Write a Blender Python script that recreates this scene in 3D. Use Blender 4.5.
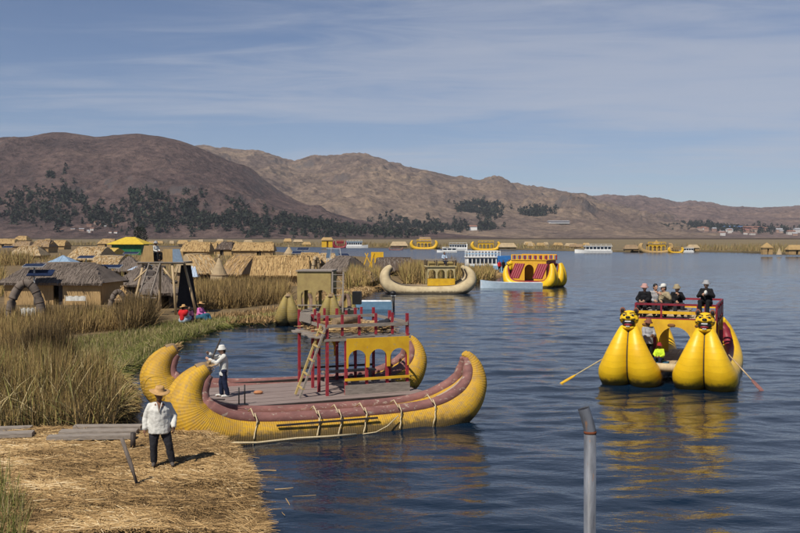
import bpy, bmesh, math, random
import numpy as np
from mathutils import Vector, Matrix, Quaternion

R = math.radians
random.seed(7)
rng = np.random.default_rng(11)
for o in list(bpy.data.objects):
    bpy.data.objects.remove(o, do_unlink=True)
scene = bpy.context.scene
COL = scene.collection

# ------------------------------------------------------------------ camera
F = 950.0 / 800.0 * 36.0
CAMZ = 5.0
HAZE = 0.00005
HOR = 236.0                       # horizon row of the 800x533 photograph
cam_d = bpy.data.cameras.new('camera')
cam = bpy.data.objects.new('camera', cam_d)
COL.objects.link(cam)
cam_d.lens = F
cam_d.sensor_width = 36.0
cam_d.clip_end = 40000.0
cam.location = (0, 0, CAMZ)
cam.rotation_euler = (R(90) - math.atan((266.5 - HOR) / 950.0), 0, 0)
scene.camera = cam

# ------------------------------------------------------------------ sky
SUN_EL = R(50)
SH = Vector((0.68, 1.0, 0)).normalized()        # ground direction in which shadows fall
world = bpy.data.worlds.new('World')
scene.world = world
world.use_nodes = True
wt = world.node_tree
wt.nodes.clear()
wo = wt.nodes.new('ShaderNodeOutputWorld')
bg = wt.nodes.new('ShaderNodeBackground')
sky = wt.nodes.new('ShaderNodeTexSky')
sky.sky_type = 'NISHITA'
sky.sun_disc = False
sky.sun_elevation = SUN_EL
sky.sun_rotation = math.atan2(-SH.x, -SH.y)
sky.altitude = 1800
sky.air_density = 1.0
sky.dust_density = 0.6
sky.ozone_density = 2.0
bg.inputs['Strength'].default_value = 0.064
hs = wt.nodes.new('ShaderNodeHueSaturation')
hs.inputs['Saturation'].default_value = 0.95
tint = wt.nodes.new('ShaderNodeMix'); tint.data_type = 'RGBA'; tint.blend_type = 'MULTIPLY'
tint.inputs['Factor'].default_value = 1.0
tint.inputs['B'].default_value = (0.84, 0.915, 1.06, 1)
OX, OY = 4.2, 5.5
# thin streaky cloud, a layer projected on a high flat sheet of air
tc = wt.nodes.new('ShaderNodeTexCoord')
sep = wt.nodes.new('ShaderNodeSeparateXYZ')
wt.links.new(tc.outputs['Generated'], sep.inputs[0])
def wmath(op, a, b):
    n = wt.nodes.new('ShaderNodeMath'); n.operation = op
    for i, v in enumerate((a, b)):
        if isinstance(v, (int, float)): n.inputs[i].default_value = v
        else: wt.links.new(v, n.inputs[i])
    return n.outputs[0]
zz = wmath('ADD', wmath('MAXIMUM', sep.outputs['Z'], 0.0), 0.035)
cx = wmath('DIVIDE', sep.outputs['X'], zz)
cy = wmath('DIVIDE', sep.outputs['Y'], zz)
comb = wt.nodes.new('ShaderNodeCombineXYZ')
wt.links.new(cx, comb.inputs[0]); wt.links.new(cy, comb.inputs[1])
def wnoise(scale, loc, rot, sx, sy, detail, rough, dist):
    mp = wt.nodes.new('ShaderNodeMapping')
    mp.inputs['Location'].default_value = loc
    mp.inputs['Rotation'].default_value = (0, 0, rot)
    mp.inputs['Scale'].default_value = (sx, sy, 1)
    wt.links.new(comb.outputs[0], mp.inputs[0])
    n = wt.nodes.new('ShaderNodeTexNoise')
    n.inputs['Scale'].default_value = scale
    n.inputs['Detail'].default_value = detail
    n.inputs['Roughness'].default_value = rough
    n.inputs['Distortion'].default_value = dist
    wt.links.new(mp.outputs[0], n.inputs['Vector'])
    return n.outputs['Fac']
n1 = wnoise(0.30, (OX, OY, 0), R(6), 0.45, 1.0, 5, 0.5, 0.4)
n2 = wnoise(2.2, (1.0, 2.0, 0), R(-25), 0.4, 1.0, 8, 0.62, 1.0)
cl = wmath('ADD', wmath('MULTIPLY', n1, 0.72), wmath('MULTIPLY', n2, 0.28))
cr = wt.nodes.new('ShaderNodeValToRGB')
cr.color_ramp.elements[0].position = 0.42
cr.color_ramp.elements[1].position = 0.64
cr.color_ramp.interpolation = 'EASE'
wt.links.new(cl, cr.inputs[0])
cmix = wt.nodes.new('ShaderNodeMix'); cmix.data_type = 'RGBA'
wt.links.new(wmath('MULTIPLY', cr.outputs[0], 0.62), cmix.inputs['Factor'])
wt.links.new(sky.outputs[0], hs.inputs['Color'])
wt.links.new(hs.outputs[0], tint.inputs['A'])
wt.links.new(tint.outputs['Result'], cmix.inputs['A'])
cmix.inputs['B'].default_value = (6.8, 7.2, 8.2, 1)
wt.links.new(cmix.outputs['Result'], bg.inputs['Color'])
wt.links.new(bg.outputs[0], wo.inputs['Surface'])

# ------------------------------------------------------------------ sun
sun_d = bpy.data.lights.new('sun', 'SUN')
sun_d.energy = 5.0
sun_d.angle = R(0.53)
sun_d.color = (1.0, 0.93, 0.82)
sun = bpy.data.objects.new('sun', sun_d)
COL.objects.link(sun)
ldir = Vector((SH.x * math.cos(SUN_EL), SH.y * math.cos(SUN_EL), -math.sin(SUN_EL)))
sun.rotation_euler = ldir.to_track_quat('-Z', 'Y').to_euler()
sun.location = (-20, -20, 40)

scene.view_settings.view_transform = 'Standard'
scene.view_settings.look = 'None'
scene.view_settings.exposure = 0.15
scene.view_settings.gamma = 1.0
scene.view_settings.use_curve_mapping = False

# ------------------------------------------------------------------ helpers
def gp(px, py, z=0.0):
    """ground point of height z seen at this place of the photograph"""
    y = (CAMZ - z) * 950.0 / max(py - HOR, 0.05)
    return Vector(((px - 400.0) / 950.0 * y, y, z))

def zat(py, depth):
    return CAMZ - (py - HOR) * depth / 950.0

def link(o, parent=None):
    COL.objects.link(o)
    if parent is not None:
        o.parent = parent
    return o

def tag(o, label=None, cat=None, group=None, kind=None):
    if label: o['label'] = label
    if cat: o['category'] = cat
    if group: o['group'] = group
    if kind: o['kind'] = kind
    return o

def empty(name, loc, rz=0.0, label=None, cat=None, group=None):
    o = bpy.data.objects.new(name, None)
    o.empty_display_size = 0.3
    o.location = loc
    o.rotation_euler = (0, 0, rz)
    link(o)
    return tag(o, label, cat, group)

def frame_of(d):
    d = Vector(d).normalized()
    up = Vector((0, 0, 1)) if abs(d.z) < 0.95 else Vector((0, 1, 0))
    s = d.cross(up).normalized()
    return s, s.cross(d).normalized()

class MB:
    def __init__(self):
        self.v = []; self.f = []; self.uv = []; self.m = []; self.mi = 0
        self.sm = []
    def addv(self, pts):
        b = len(self.v); self.v.extend([tuple(p) for p in pts]); return b
    def face(self, idx, uv=None, smooth=False):
        self.f.append(tuple(idx)); self.m.append(self.mi); self.sm.append(smooth)
        self.uv.append(uv if uv else [(self.v[i][0] + self.v[i][1], self.v[i][2]) for i in idx])
    def box(self, c, s, rot=None, jit=0.0):
        c = Vector(c); hx, hy, hz = s[0] / 2, s[1] / 2, s[2] / 2
        pts = []
        for dz in (-hz, hz):
            for dx, dy in ((-hx, -hy), (hx, -hy), (hx, hy), (-hx, hy)):
                p = Vector((dx, dy, dz))
                if jit: p += Vector((random.uniform(-jit, jit), random.uniform(-jit, jit), random.uniform(-jit, jit)))
                if rot is not None: p = rot @ p
                pts.append(c + p)
        b = self.addv(pts)
        for q in ((0, 3, 2, 1), (4, 5, 6, 7), (0, 1, 5, 4), (1, 2, 6, 5), (2, 3, 7, 6), (3, 0, 4, 7)):
            self.face([b + i for i in q])
        return self
    def bar(self, a, b, w, h=None):
        """square bar between two points"""
        a = Vector(a); b = Vector(b); h = h or w
        d = b - a; s, u = frame_of(d)
        pts = []
        for p in (a, b):
            for x, y in ((-1, -1), (1, -1), (1, 1), (-1, 1)):
                pts.append(p + s * x * w / 2 + u * y * h / 2)
        i = self.addv(pts)
        for q in ((3, 2, 1, 0), (4, 5, 6, 7), (0, 1, 5, 4), (1, 2, 6, 5), (2, 3, 7, 6), (3, 0, 4, 7)):
            self.face([i + k for k in q])
        return self
    def tube(self, pts, rad, n=8, caps=True, smooth=True, lat=None, flat=1.0):
        """swept tube; rad a number or a list; lat fixes the sideways direction"""
        P = [Vector(p) for p in pts]
        if not hasattr(rad, '__len__'): rad = [rad] * len(P)
        rings = []; u = 0.0
        for i, p in enumerate(P):
            d = (P[min(i + 1, len(P) - 1)] - P[max(i - 1, 0)])
            if lat is not None:
                s = Vector(lat); t = s.cross(d).normalized()
            else:
                s, t = frame_of(d)
            if i: u += (P[i] - P[i - 1]).length
            ring = [p + (s * math.cos(a) * flat + t * math.sin(a)) * rad[i]
                    for a in (2 * math.pi * k / n for k in range(n))]
            rings.append((self.addv(ring), u))
        for i in range(len(rings) - 1):
            (a, ua), (b, ub) = rings[i], rings[i + 1]
            for k in range(n):
                k2 = (k + 1) % n
                self.face((a + k, a + k2, b + k2, b + k),
                          [(ua, k / n), (ua, (k + 1) / n), (ub, (k + 1) / n), (ub, k / n)], smooth)
        if caps:
            a = rings[0][0]; b = rings[-1][0]
            self.face([a + k for k in reversed(range(n))])
            self.face([b + k for k in range(n)])
        return self
    def lathe(self, prof, n=16, c=(0, 0, 0), smooth=True, jit=0.0, sx=1.0, sy=1.0):
        """profile of (r, z)"""
        c = Vector(c); rows = []; u = 0.0
        for i, (r, z) in enumerate(prof):
            if i: u += math.hypot(prof[i][0] - prof[i - 1][0], prof[i][1] - prof[i - 1][1])
            rows.append((self.addv([c + Vector((r * sx * math.cos(2 * math.pi * k / n) * (1 + random.uniform(-jit, jit)),
                                                r * sy * math.sin(2 * math.pi * k / n) * (1 + random.uniform(-jit, jit)), z))
                                    for k in range(n)]), u))
        for i in range(len(rows) - 1):
            (a, ua), (b, ub) = rows[i], rows[i + 1]
            for k in range(n):
                k2 = (k + 1) % n
                self.face((a + k, a + k2, b + k2, b + k),
                          [(ua, k / n), (ua, (k + 1) / n), (ub, (k + 1) / n), (ub, k / n)], smooth)
        self.face([rows[0][0] + k for k in reversed(range(n))])
        self.face([rows[-1][0] + k for k in range(n)])
        return self
    def ball(self, c, r, n=12, m=8, rot=None):
        """ellipsoid with three radii"""
        if not hasattr(r, '__len__'): r = (r, r, r)
        c = Vector(c); rows = []
        for i in range(1, m):
            th = math.pi * i / m
            ring = []
            for k in range(n):
                ph = 2 * math.pi * k / n
                p = Vector((r[0] * math.sin(th) * math.cos(ph), r[1] * math.sin(th) * math.sin(ph), -r[2] * math.cos(th)))
                ring.append(c + (rot @ p if rot is not None else p))
            rows.append(self.addv(ring))
        for p, sgn in ((Vector((0, 0, -r[2])), 0), (Vector((0, 0, r[2])), 1)):
            i = self.addv([c + (rot @ p if rot is not None else p)])
            row = rows[0] if sgn == 0 else rows[-1]
            for k in range(n):
                k2 = (k + 1) % n
                self.face((i, row + k2, row + k) if sgn == 0 else (i, row + k, row + k2), None, True)
        for i in range(len(rows) - 1):
            a, b = rows[i], rows[i + 1]
            for k in range(n):
                k2 = (k + 1) % n
                self.face((a + k, a + k2, b + k2, b + k), None, True)
        return self
    def capsule(self, a, b, ra, rb, n=12):
        a = Vector(a); b = Vector(b)
        d = (b - a)
        if d.length < 1e-6: d = Vector((0, 0, 1e-3)); b = a + d
        e = d.normalized()
        pts = []; rad = []
        for k in range(4):
            t = math.pi / 2 * (1 - k / 4.0) * 0.97
            pts.append(a - e * ra * math.sin(t)); rad.append(ra * math.cos(t))
        pts.append(a); rad.append(ra)
        pts.append(b); rad.append(rb)
        for k in range(1, 5):
            t = math.pi / 2 * (k / 4.0) * 0.97
            pts.append(b + e * rb * math.sin(t)); rad.append(rb * math.cos(t))
        return self.tube(pts, rad, n)
    def prism(self, poly, z0, z1):
        """vertical prism on a polygon (list of xy)"""
        n = len(poly)
        a = self.addv([(p[0], p[1], z0) for p in poly]); b = self.addv([(p[0], p[1], z1) for p in poly])
        self.face([a + i for i in reversed(range(n))]); self.face([b + i for i in range(n)])
        for i in range(n):
            j = (i + 1) % n
            self.face((a + i, a + j, b + j, b + i))
        return self
    def mesh(self, name, mats):
        me = bpy.data.meshes.new(name)
        me.from_pydata(self.v, [], self.f)
        if not isinstance(mats, (list, tuple)): mats = [mats]
        for m in mats: me.materials.append(m)
        if len(mats) > 1: me.polygons.foreach_set('material_index', self.m)
        me.polygons.foreach_set('use_smooth', self.sm)
        ul = me.uv_layers.new(name='UVMap')
        flat = [c for f in self.uv for p in f for c in p]
        ul.data.foreach_set('uv', flat)
        me.update()
        return me
    def build(self, name, mats, parent=None, loc=None, rot=None):
        o = bpy.data.objects.new(name, self.mesh(name, mats))
        link(o, parent)
        if loc is not None: o.location = loc
        if rot is not None: o.rotation_euler = rot
        return o

def inst(o, parent=None, loc=None, rot=None, scale=None):
    """copy of one object, sharing its mesh"""
    c = o.copy(); link(c)
    c.parent = parent
    if loc is not None: c.location = loc
    if rot is not None: c.rotation_euler = rot
    if scale is not None: c.scale = scale
    return c

def copy_tree(o, parent=None):
    c = o.copy(); link(c); c.parent = parent
    for ch in list(o.children): copy_tree(ch, c)
    return c

def catmull(P, n=6):
    """smooth curve through tuples of any length"""
    P = [np.array(p, float) for p in P]; out = []
    for i in range(len(P) - 1):
        p0 = P[max(i - 1, 0)]; p1 = P[i]; p2 = P[i + 1]; p3 = P[min(i + 2, len(P) - 1)]
        for k in range(n):
            t = k / n
            out.append(0.5 * (2 * p1 + (p2 - p0) * t + (2 * p0 - 5 * p1 + 4 * p2 - p3) * t * t + (3 * p1 - p0 - 3 * p2 + p3) * t ** 3))
    out.append(P[-1])
    return out

# value noise in numpy
def _hash(ix, iy, s):
    h = (ix * 374761393 + iy * 668265263 + s * 974711) & 0x7fffffff
    h = ((h ^ (h >> 13)) * 1274126177) & 0x7fffffff
    return ((h ^ (h >> 16)) & 0xffff) / 65535.0
def vnoise(x, y, s=0):
    x = np.asarray(x, float); y = np.asarray(y, float)
    ix = np.floor(x).astype(np.int64); iy = np.floor(y).astype(np.int64)
    fx = x - ix; fy = y - iy
    fx = fx * fx * (3 - 2 * fx); fy = fy * fy * (3 - 2 * fy)
    a = _hash(ix, iy, s); b = _hash(ix + 1, iy, s); c = _hash(ix, iy + 1, s); d = _hash(ix + 1, iy + 1, s)
    return (a * (1 - fx) + b * fx) * (1 - fy) + (c * (1 - fx) + d * fx) * fy
def fbm(x, y, s=0, o=5, g=0.5):
    t = 0; a = 1.0; n = 0
    for k in range(o):
        t = t + a * vnoise(x * 2 ** k, y * 2 ** k, s + k); n += a; a *= g
    return t / n

def numpy_mesh(name, V, faces, mats, tint=None, smooth=False):
    """faces: (n,3) or (n,4) array, or a list of such arrays"""
    if not isinstance(faces, list): faces = [faces]
    me = bpy.data.meshes.new(name)
    me.vertices.add(len(V)); me.vertices.foreach_set('co', np.asarray(V, np.float32).ravel())
    loops = np.concatenate([f.ravel() for f in faces]).astype(np.int32)
    tot = np.concatenate([np.full(len(f), f.shape[1], np.int32) for f in faces])
    start = np.concatenate([[0], np.cumsum(tot)[:-1]]).astype(np.int32)
    me.loops.add(len(loops)); me.loops.foreach_set('vertex_index', loops)
    me.polygons.add(len(tot)); me.polygons.foreach_set('loop_start', start); me.polygons.foreach_set('loop_total', tot)
    if smooth: me.polygons.foreach_set('use_smooth', np.ones(len(tot), bool))
    for m in (mats if isinstance(mats, (list, tuple)) else [mats]): me.materials.append(m)
    if tint is not None:
        at = me.attributes.new('tint', 'FLOAT', 'POINT')
        at.data.foreach_set('value', np.asarray(tint, np.float32))
    me.update(calc_edges=True); me.validate()
    return me

def blades(name, B, H, W, lean, mat, tint, parent=None, seg=3, droop=0.35, az=None, loc=None):
    """many thin leaves: base points B (n,3), lengths H, widths W; lean is the sideways fraction (n,)
    az the direction of the lean; each is a bent ribbon ending in a point"""
    n = len(B)
    if az is None: az = rng.uniform(0, 2 * math.pi, n)
    dx, dy = np.cos(az), np.sin(az)
    fa = az + math.pi / 2 + rng.uniform(-0.9, 0.9, n)
    wx, wy = np.cos(fa), np.sin(fa)
    V = np.zeros((n, seg * 2 + 1, 3)); T = np.zeros((n, seg * 2 + 1))
    up = np.sqrt(np.maximum(0.0, 1 - np.minimum(lean, 0.99) ** 2))
    for k in range(seg + 1):
        t = k / seg
        ox = H * (lean * t + droop * lean * t * t)
        oz = H * (up * t - droop * np.abs(lean) * t * t * 0.8)
        cxyz = np.stack([B[:, 0] + dx * ox, B[:, 1] + dy * ox, B[:, 2] + oz], 1)
        hw = W / 2 * (1 - 0.75 * t)
        if k < seg:
            V[:, 2 * k] = cxyz + np.stack([wx * hw, wy * hw, np.zeros(n)], 1)
            V[:, 2 * k + 1] = cxyz - np.stack([wx * hw, wy * hw, np.zeros(n)], 1)
        else:
            V[:, 2 * k] = cxyz
    T[:] = np.asarray(tint)[:, None]
    base = (np.arange(n) * (seg * 2 + 1))[:, None]
    quads = []
    for k in range(seg - 1):
        quads.append(base + np.array([[2 * k, 2 * k + 1, 2 * k + 3, 2 * k + 2]]))
    tri = base + np.array([[2 * seg - 2, 2 * seg - 1, 2 * seg]])
    fl = ([np.concatenate(quads)] if quads else []) + [tri]
    me = numpy_mesh(name, V.reshape(-1, 3), fl, mat, T.ravel())
    o = bpy.data.objects.new(name, me); link(o, parent)
    if loc is not None: o.location = loc
    return o

def straws(name, C, D, L, W, mat, tint, parent=None, sag=None):
    """lying stalks: centres C (n,3), unit directions D (n,3), lengths, widths; three-sided and slightly bent"""
    n = len(C)
    up = np.tile(np.array([0, 0, 1.0]), (n, 1))
    S = np.cross(D, up); S /= np.linalg.norm(S, axis=1)[:, None] + 1e-9
    U = np.cross(S, D)
    V = np.zeros((n, 9, 3))
    bend = rng.normal(0, 0.04, (n, 1)) * L[:, None]
    for k, t in enumerate((-0.5, 0.0, 0.5)):
        c = C + D * (L * t)[:, None] + S * (bend if k != 1 else 0)
        if sag is not None: c = c - up * (sag * (t + 0.5) ** 2)[:, None]
        w = (W / 2)[:, None] * (1.0 if k < 2 else 0.5)
        V[:, 3 * k] = c + U * w * 1.2
        V[:, 3 * k + 1] = c + S * w
        V[:, 3 * k + 2] = c - S * w
    b = (np.arange(n) * 9)[:, None]
    q = []
    for k in range(2):
        a = 3 * k
        for i, j in ((0, 1), (1, 2), (2, 0)):
            if (i, j) == (1, 2): continue
            q.append(b + np.array([[a + i, a + j, a + 3 + j, a + 3 + i]]))
    me = numpy_mesh(name, V.reshape(-1, 3), np.concatenate(q), mat, np.repeat(tint, 9))
    o = bpy.data.objects.new(name, me); link(o, parent)
    return o

def in_poly(P, poly):
    x, y = P[:, 0], P[:, 1]; ins = np.zeros(len(P), bool); n = len(poly); j = n - 1
    for i in range(n):
        xi, yi = poly[i][0], poly[i][1]; xj, yj = poly[j][0], poly[j][1]
        c = ((yi > y) != (yj > y)) & (x < (xj - xi) * (y - yi) / (yj - yi + 1e-12) + xi)
        ins ^= c; j = i
    return ins
def scatter(poly, n):
    poly = [(p[0], p[1]) for p in poly]
    A = np.array(poly); lo = A.min(0); hi = A.max(0); out = []; c = 0
    while c < n:
        P = rng.uniform(lo, hi, (n * 2, 2)); P = P[in_poly(P, poly)]
        out.append(P); c += len(P)
    return np.concatenate(out)[:n]

# ------------------------------------------------------------------ materials
def nodes(m):
    m.use_nodes = True
    return m.node_tree, m.node_tree.nodes.get('Principled BSDF')
def ramp(t, stops, src, interp='LINEAR'):
    r = t.nodes.new('ShaderNodeValToRGB'); e = r.color_ramp.elements; r.color_ramp.interpolation = interp
    while len(e) < len(stops): e.new(0.5)
    for i, (p, c) in enumerate(stops):
        e[i].position = p; e[i].color = (*c, 1) if len(c) == 3 else c
    t.links.new(src, r.inputs[0])
    return r.outputs[0]
def noise(t, vec, scale, detail=5, rough=0.55, dist=0.0):
    n = t.nodes.new('ShaderNodeTexNoise')
    n.inputs['Scale'].default_value = scale; n.inputs['Detail'].default_value = detail
    n.inputs['Roughness'].default_value = rough; n.inputs['Distortion'].default_value = dist
    if vec is not None: t.links.new(vec, n.inputs['Vector'])
    return n.outputs['Fac']
def coords(t, kind='Object', scale=(1, 1, 1), rot=(0, 0, 0)):
    c = t.nodes.new('ShaderNodeTexCoord'); mp = t.nodes.new('ShaderNodeMapping')
    mp.inputs['Scale'].default_value = scale; mp.inputs['Rotation'].default_value = rot
    t.links.new(c.outputs[kind], mp.inputs[0])
    return mp.outputs[0]
def mth(t, op, a, b=0.0, c=None):
    n = t.nodes.new('ShaderNodeMath'); n.operation = op
    for i, v in enumerate((a, b) + ((c,) if c is not None else ())):
        if isinstance(v, (int, float)): n.inputs[i].default_value = v
        else: t.links.new(v, n.inputs[i])
    return n.outputs[0]
def mixc(t, fac, a, b, mode='MIX'):
    n = t.nodes.new('ShaderNodeMix'); n.data_type = 'RGBA'; n.blend_type = mode
    for key, v in (('Factor', fac), ('A', a), ('B', b)):
        s = n.inputs[key] if key == 'Factor' else [i for i in n.inputs if i.name == key and i.type == 'RGBA'][0]
        if isinstance(v, (int, float)): s.default_value = v
        elif isinstance(v, tuple): s.default_value = (*v, 1) if len(v) == 3 else v
        else: t.links.new(v, s)
    return [o for o in n.outputs if o.type == 'RGBA'][0]
def bump(t, bsdf, h, strength=0.4, dist=0.02):
    b = t.nodes.new('ShaderNodeBump'); b.inputs['Strength'].default_value = strength; b.inputs['Distance'].default_value = dist
    t.links.new(h, b.inputs['Height']); t.links.new(b.outputs[0], bsdf.inputs['Normal'])
    return b

MATS = {}
def M(name, c1, c2=None, scale=6.0, stretch=(1, 1, 1), rough=0.75, bs=0.3, bd=0.01, kind='Object', wear=None, spec=0.3, detail=6):
    """two-tone worn surface: colour noise, fine relief and optional chips of a third colour"""
    if name in MATS: return MATS[name]
    m = bpy.data.materials.new(name); t, b = nodes(m)
    c2 = c2 or tuple(x * 0.6 for x in c1)
    v = coords(t, kind, stretch)
    n = noise(t, v, scale, detail, 0.62)
    col = ramp(t, [(0.3, c2), (0.68, c1)], n)
    if wear:
        w = noise(t, coords(t, kind, stretch), scale * 2.3, 8, 0.7, 0.4)
        f = ramp(t, [(wear[1], (0, 0, 0)), (wear[1] + 0.05, (1, 1, 1))], w)
        col = mixc(t, f, col, wear[0])
    t.links.new(col, b.inputs['Base Color'])
    b.inputs['Roughness'].default_value = rough
    b.inputs['Specular IOR Level'].default_value = spec
    n2 = noise(t, v, scale * 4, 4, 0.6)
    bump(t, b, n2, bs, bd)
    MATS[name] = m
    return m

def tint_mat(name, stops, rough=0.8, transl=0.0):
    """stalk colour picked stalk by stalk"""
    m = bpy.data.materials.new(name); t, b = nodes(m)
    a = t.nodes.new('ShaderNodeAttribute'); a.attribute_name = 'tint'
    col = ramp(t, stops, a.outputs['Fac'])
    t.links.new(col, b.inputs['Base Color'])
    b.inputs['Roughness'].default_value = rough
    b.inputs['Specular IOR Level'].default_value = 0.25
    MATS[name] = m
    return m

def reed_hull_mat(name, c1, c2, worn, ring=0.075, wear_at=0.6, rough=0.6, bs=0.6, low=None):
    """painted reed bundle: lashing rings along the length, stalk grain, worn paint"""
    m = bpy.data.materials.new(name); t, b = nodes(m)
    uv = t.nodes.new('ShaderNodeUVMap').outputs[0]
    sp = t.nodes.new('ShaderNodeSeparateXYZ'); t.links.new(uv, sp.inputs[0])
    ob = coords(t, 'Object')
    n1 = noise(t, ob, 1.6, 6, 0.6)
    col = ramp(t, [(0.32, c2), (0.62, c1)], n1)
    mp = t.nodes.new('ShaderNodeMapping'); mp.inputs['Scale'].default_value = (2.5, 80, 1); t.links.new(uv, mp.inputs[0])
    grain = noise(t, mp.outputs[0], 1.0, 3, 0.6)
    wn = noise(t, ob, 9.0, 10, 0.75)
    ringv = mth(t, 'ADD', mth(t, 'MULTIPLY', noise(t, ob, 3.0, 3), 0.35), mth(t, 'DIVIDE', sp.outputs['X'], ring))
    rg = mth(t, 'ABSOLUTE', mth(t, 'SINE', mth(t, 'MULTIPLY', ringv, math.pi)))
    wsum = mth(t, 'ADD', mth(t, 'MULTIPLY', wn, 0.8), mth(t, 'MULTIPLY', grain, 0.2))
    f = ramp(t, [(wear_at, (0, 0, 0)), (wear_at + 0.12, (1, 1, 1))], wsum)
    col = mixc(t, mth(t, 'MULTIPLY', f, 0.75), col, worn)
    gro = ramp(t, [(0.0, (0.45, 0.42, 0.4)), (0.3, (1, 1, 1))], rg)
    col = mixc(t, 0.18, col, gro, 'MULTIPLY')
    if low:                                     # weed and scum line just over the water
        g = t.nodes.new('ShaderNodeNewGeometry'); s2 = t.nodes.new('ShaderNodeSeparateXYZ')
        t.links.new(ob, s2.inputs[0])
        zz_ = mth(t, 'ADD', s2.outputs['Z'], mth(t, 'MULTIPLY', noise(t, ob, 4.0, 6, 0.7), -0.45))
        lf = ramp(t, [(0.0, (1, 1, 1)), (0.14, (0, 0, 0))], mth(t, 'ADD', zz_, 0.07))
        col = mixc(t, mth(t, 'MULTIPLY', lf, 0.85), col, low)
    t.links.new(col, b.inputs['Base Color'])
    b.inputs['Roughness'].default_value = rough
    b.inputs['Specular IOR Level'].default_value = 0.35
    hgt = mth(t, 'ADD', mth(t, 'MULTIPLY', rg, 0.55), mth(t, 'MULTIPLY', grain, 0.8))
    bump(t, b, hgt, bs, 0.025)
    MATS[name] = m
    return m

def thatch_mat(name, c1, c2):
    m = bpy.data.materials.new(name); t, b = nodes(m)
    uv = t.nodes.new('ShaderNodeUVMap').outputs[0]
    mp = t.nodes.new('ShaderNodeMapping'); mp.inputs['Scale'].default_value = (14, 1.6, 1); t.links.new(uv, mp.inputs[0])
    n = noise(t, mp.outputs[0], 1.0, 5, 0.65)
    n0 = noise(t, coords(t, 'Object'), 0.9, 5, 0.6)
    s = mth(t, 'ADD', mth(t, 'MULTIPLY', n, 0.55), mth(t, 'MULTIPLY', n0, 0.45))
    oi = t.nodes.new('ShaderNodeObjectInfo')
    col = ramp(t, [(0.3, c2), (0.66, c1)], s)
    t.links.new(col, b.inputs['Base Color'])
    b.inputs['Roughness'].default_value = 0.9; b.inputs['Specular IOR Level'].default_value = 0.1
    bump(t, b, n, 0.7, 0.04)
    MATS[name] = m
    return m

M_REED = tint_mat('totora_reed', [(0.0, (0.06, 0.042, 0.020)), (0.22, (0.19, 0.125, 0.05)), (0.45, (0.36, 0.245, 0.095)), (0.62, (0.30, 0.235, 0.075)), (0.78, (0.135, 0.145, 0.036)), (0.9, (0.24, 0.20, 0.07)), (1.0, (0.50, 0.40, 0.22))])
M_GREEN = tint_mat('green_reed', [(0.0, (0.04, 0.042, 0.015)), (0.3, (0.085, 0.105, 0.022)), (0.6, (0.155, 0.165, 0.037)), (0.85, (0.22, 0.18, 0.07)), (1.0, (0.36, 0.29, 0.15))])
M_STRAW = tint_mat('cut_straw', [(0.0, (0.07, 0.043, 0.018)), (0.3, (0.22, 0.135, 0.055)), (0.6, (0.40, 0.26, 0.115)), (0.85, (0.54, 0.385, 0.19)), (1.0, (0.66, 0.53, 0.33))])
M_MARSH = tint_mat('far_reed', [(0.0, (0.08, 0.06, 0.03)), (0.4, (0.20, 0.145, 0.065)), (0.75, (0.30, 0.22, 0.10)), (1.0, (0.16, 0.16, 0.06))])
M_LEAF = tint_mat('dark_pine_leaf', [(0.0, (0.008, 0.012, 0.008)), (0.6, (0.016, 0.023, 0.014)), (1.0, (0.03, 0.037, 0.02))])
T_GREY = thatch_mat('grey_thatch', (0.19, 0.155, 0.13), (0.075, 0.06, 0.05))
T_GOLD = thatch_mat('golden_thatch', (0.43, 0.295, 0.135), (0.22, 0.145, 0.068))
T_PALE = thatch_mat('pale_thatch', (0.44, 0.34, 0.21), (0.24, 0.18, 0.11))
T_TAN = thatch_mat('tan_thatch', (0.31, 0.22, 0.135), (0.14, 0.098, 0.06))
T_DARK = thatch_mat('dark_thatch', (0.11, 0.08, 0.062), (0.045, 0.034, 0.028))
T_WALL = thatch_mat('reed_wall', (0.44, 0.30, 0.145), (0.21, 0.135, 0.065))
SOIL = M('peat_and_old_reed', (0.21, 0.145, 0.068), (0.075, 0.052, 0.026), 1.6, rough=0.95, bs=0.8, bd=0.08)
MATBED = M('trodden_straw_bed', (0.22, 0.14, 0.062), (0.09, 0.056, 0.026), 3.0, rough=0.95, bs=0.8, bd=0.05)
WOOD = M('weathered_wood', (0.30, 0.26, 0.22), (0.15, 0.125, 0.105), 5, (1, 8, 8), 0.85)
WOODP = M('pale_pole_wood', (0.50, 0.38, 0.22), (0.30, 0.21, 0.12), 5, (1, 1, 0.3), 0.8)
DECKW = M('old_deck_wood', (0.27, 0.215, 0.195), (0.155, 0.115, 0.105), 3, (0.6, 7, 7), 0.85)
DARKW = M('dark_wet_wood', (0.05, 0.038, 0.032), (0.022, 0.017, 0.015), 6, rough=0.6)
REDP = M('red_post_paint', (0.33, 0.028, 0.04), (0.17, 0.016, 0.025), 7, rough=0.6, wear=((0.30, 0.24, 0.2), 0.60))
YELP = M('yellow_panel_paint', (0.66, 0.40, 0.02), (0.50, 0.28, 0.016), 3, rough=0.55, wear=((0.33, 0.25, 0.14), 0.615))
MAROON = M('maroon_gunwale_paint', (0.25, 0.115, 0.10), (0.135, 0.062, 0.058), 4, (0.5, 1, 1), 0.8, wear=((0.33, 0.26, 0.21), 0.57))
MAROON2 = M('deep_red_paint', (0.24, 0.02, 0.035), (0.13, 0.012, 0.02), 4, rough=0.5)
BLACK = M('black_paint', (0.014, 0.013, 0.014), (0.008, 0.008, 0.008), 6, rough=0.5)
WHITEP = M('white_paint', (0.76, 0.76, 0.74), (0.6, 0.6, 0.58), 3, rough=0.5, bs=0.1)
BLUEP = M('light_blue_paint', (0.25, 0.42, 0.58), (0.17, 0.31, 0.45), 3, rough=0.45, bs=0.1)
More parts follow.
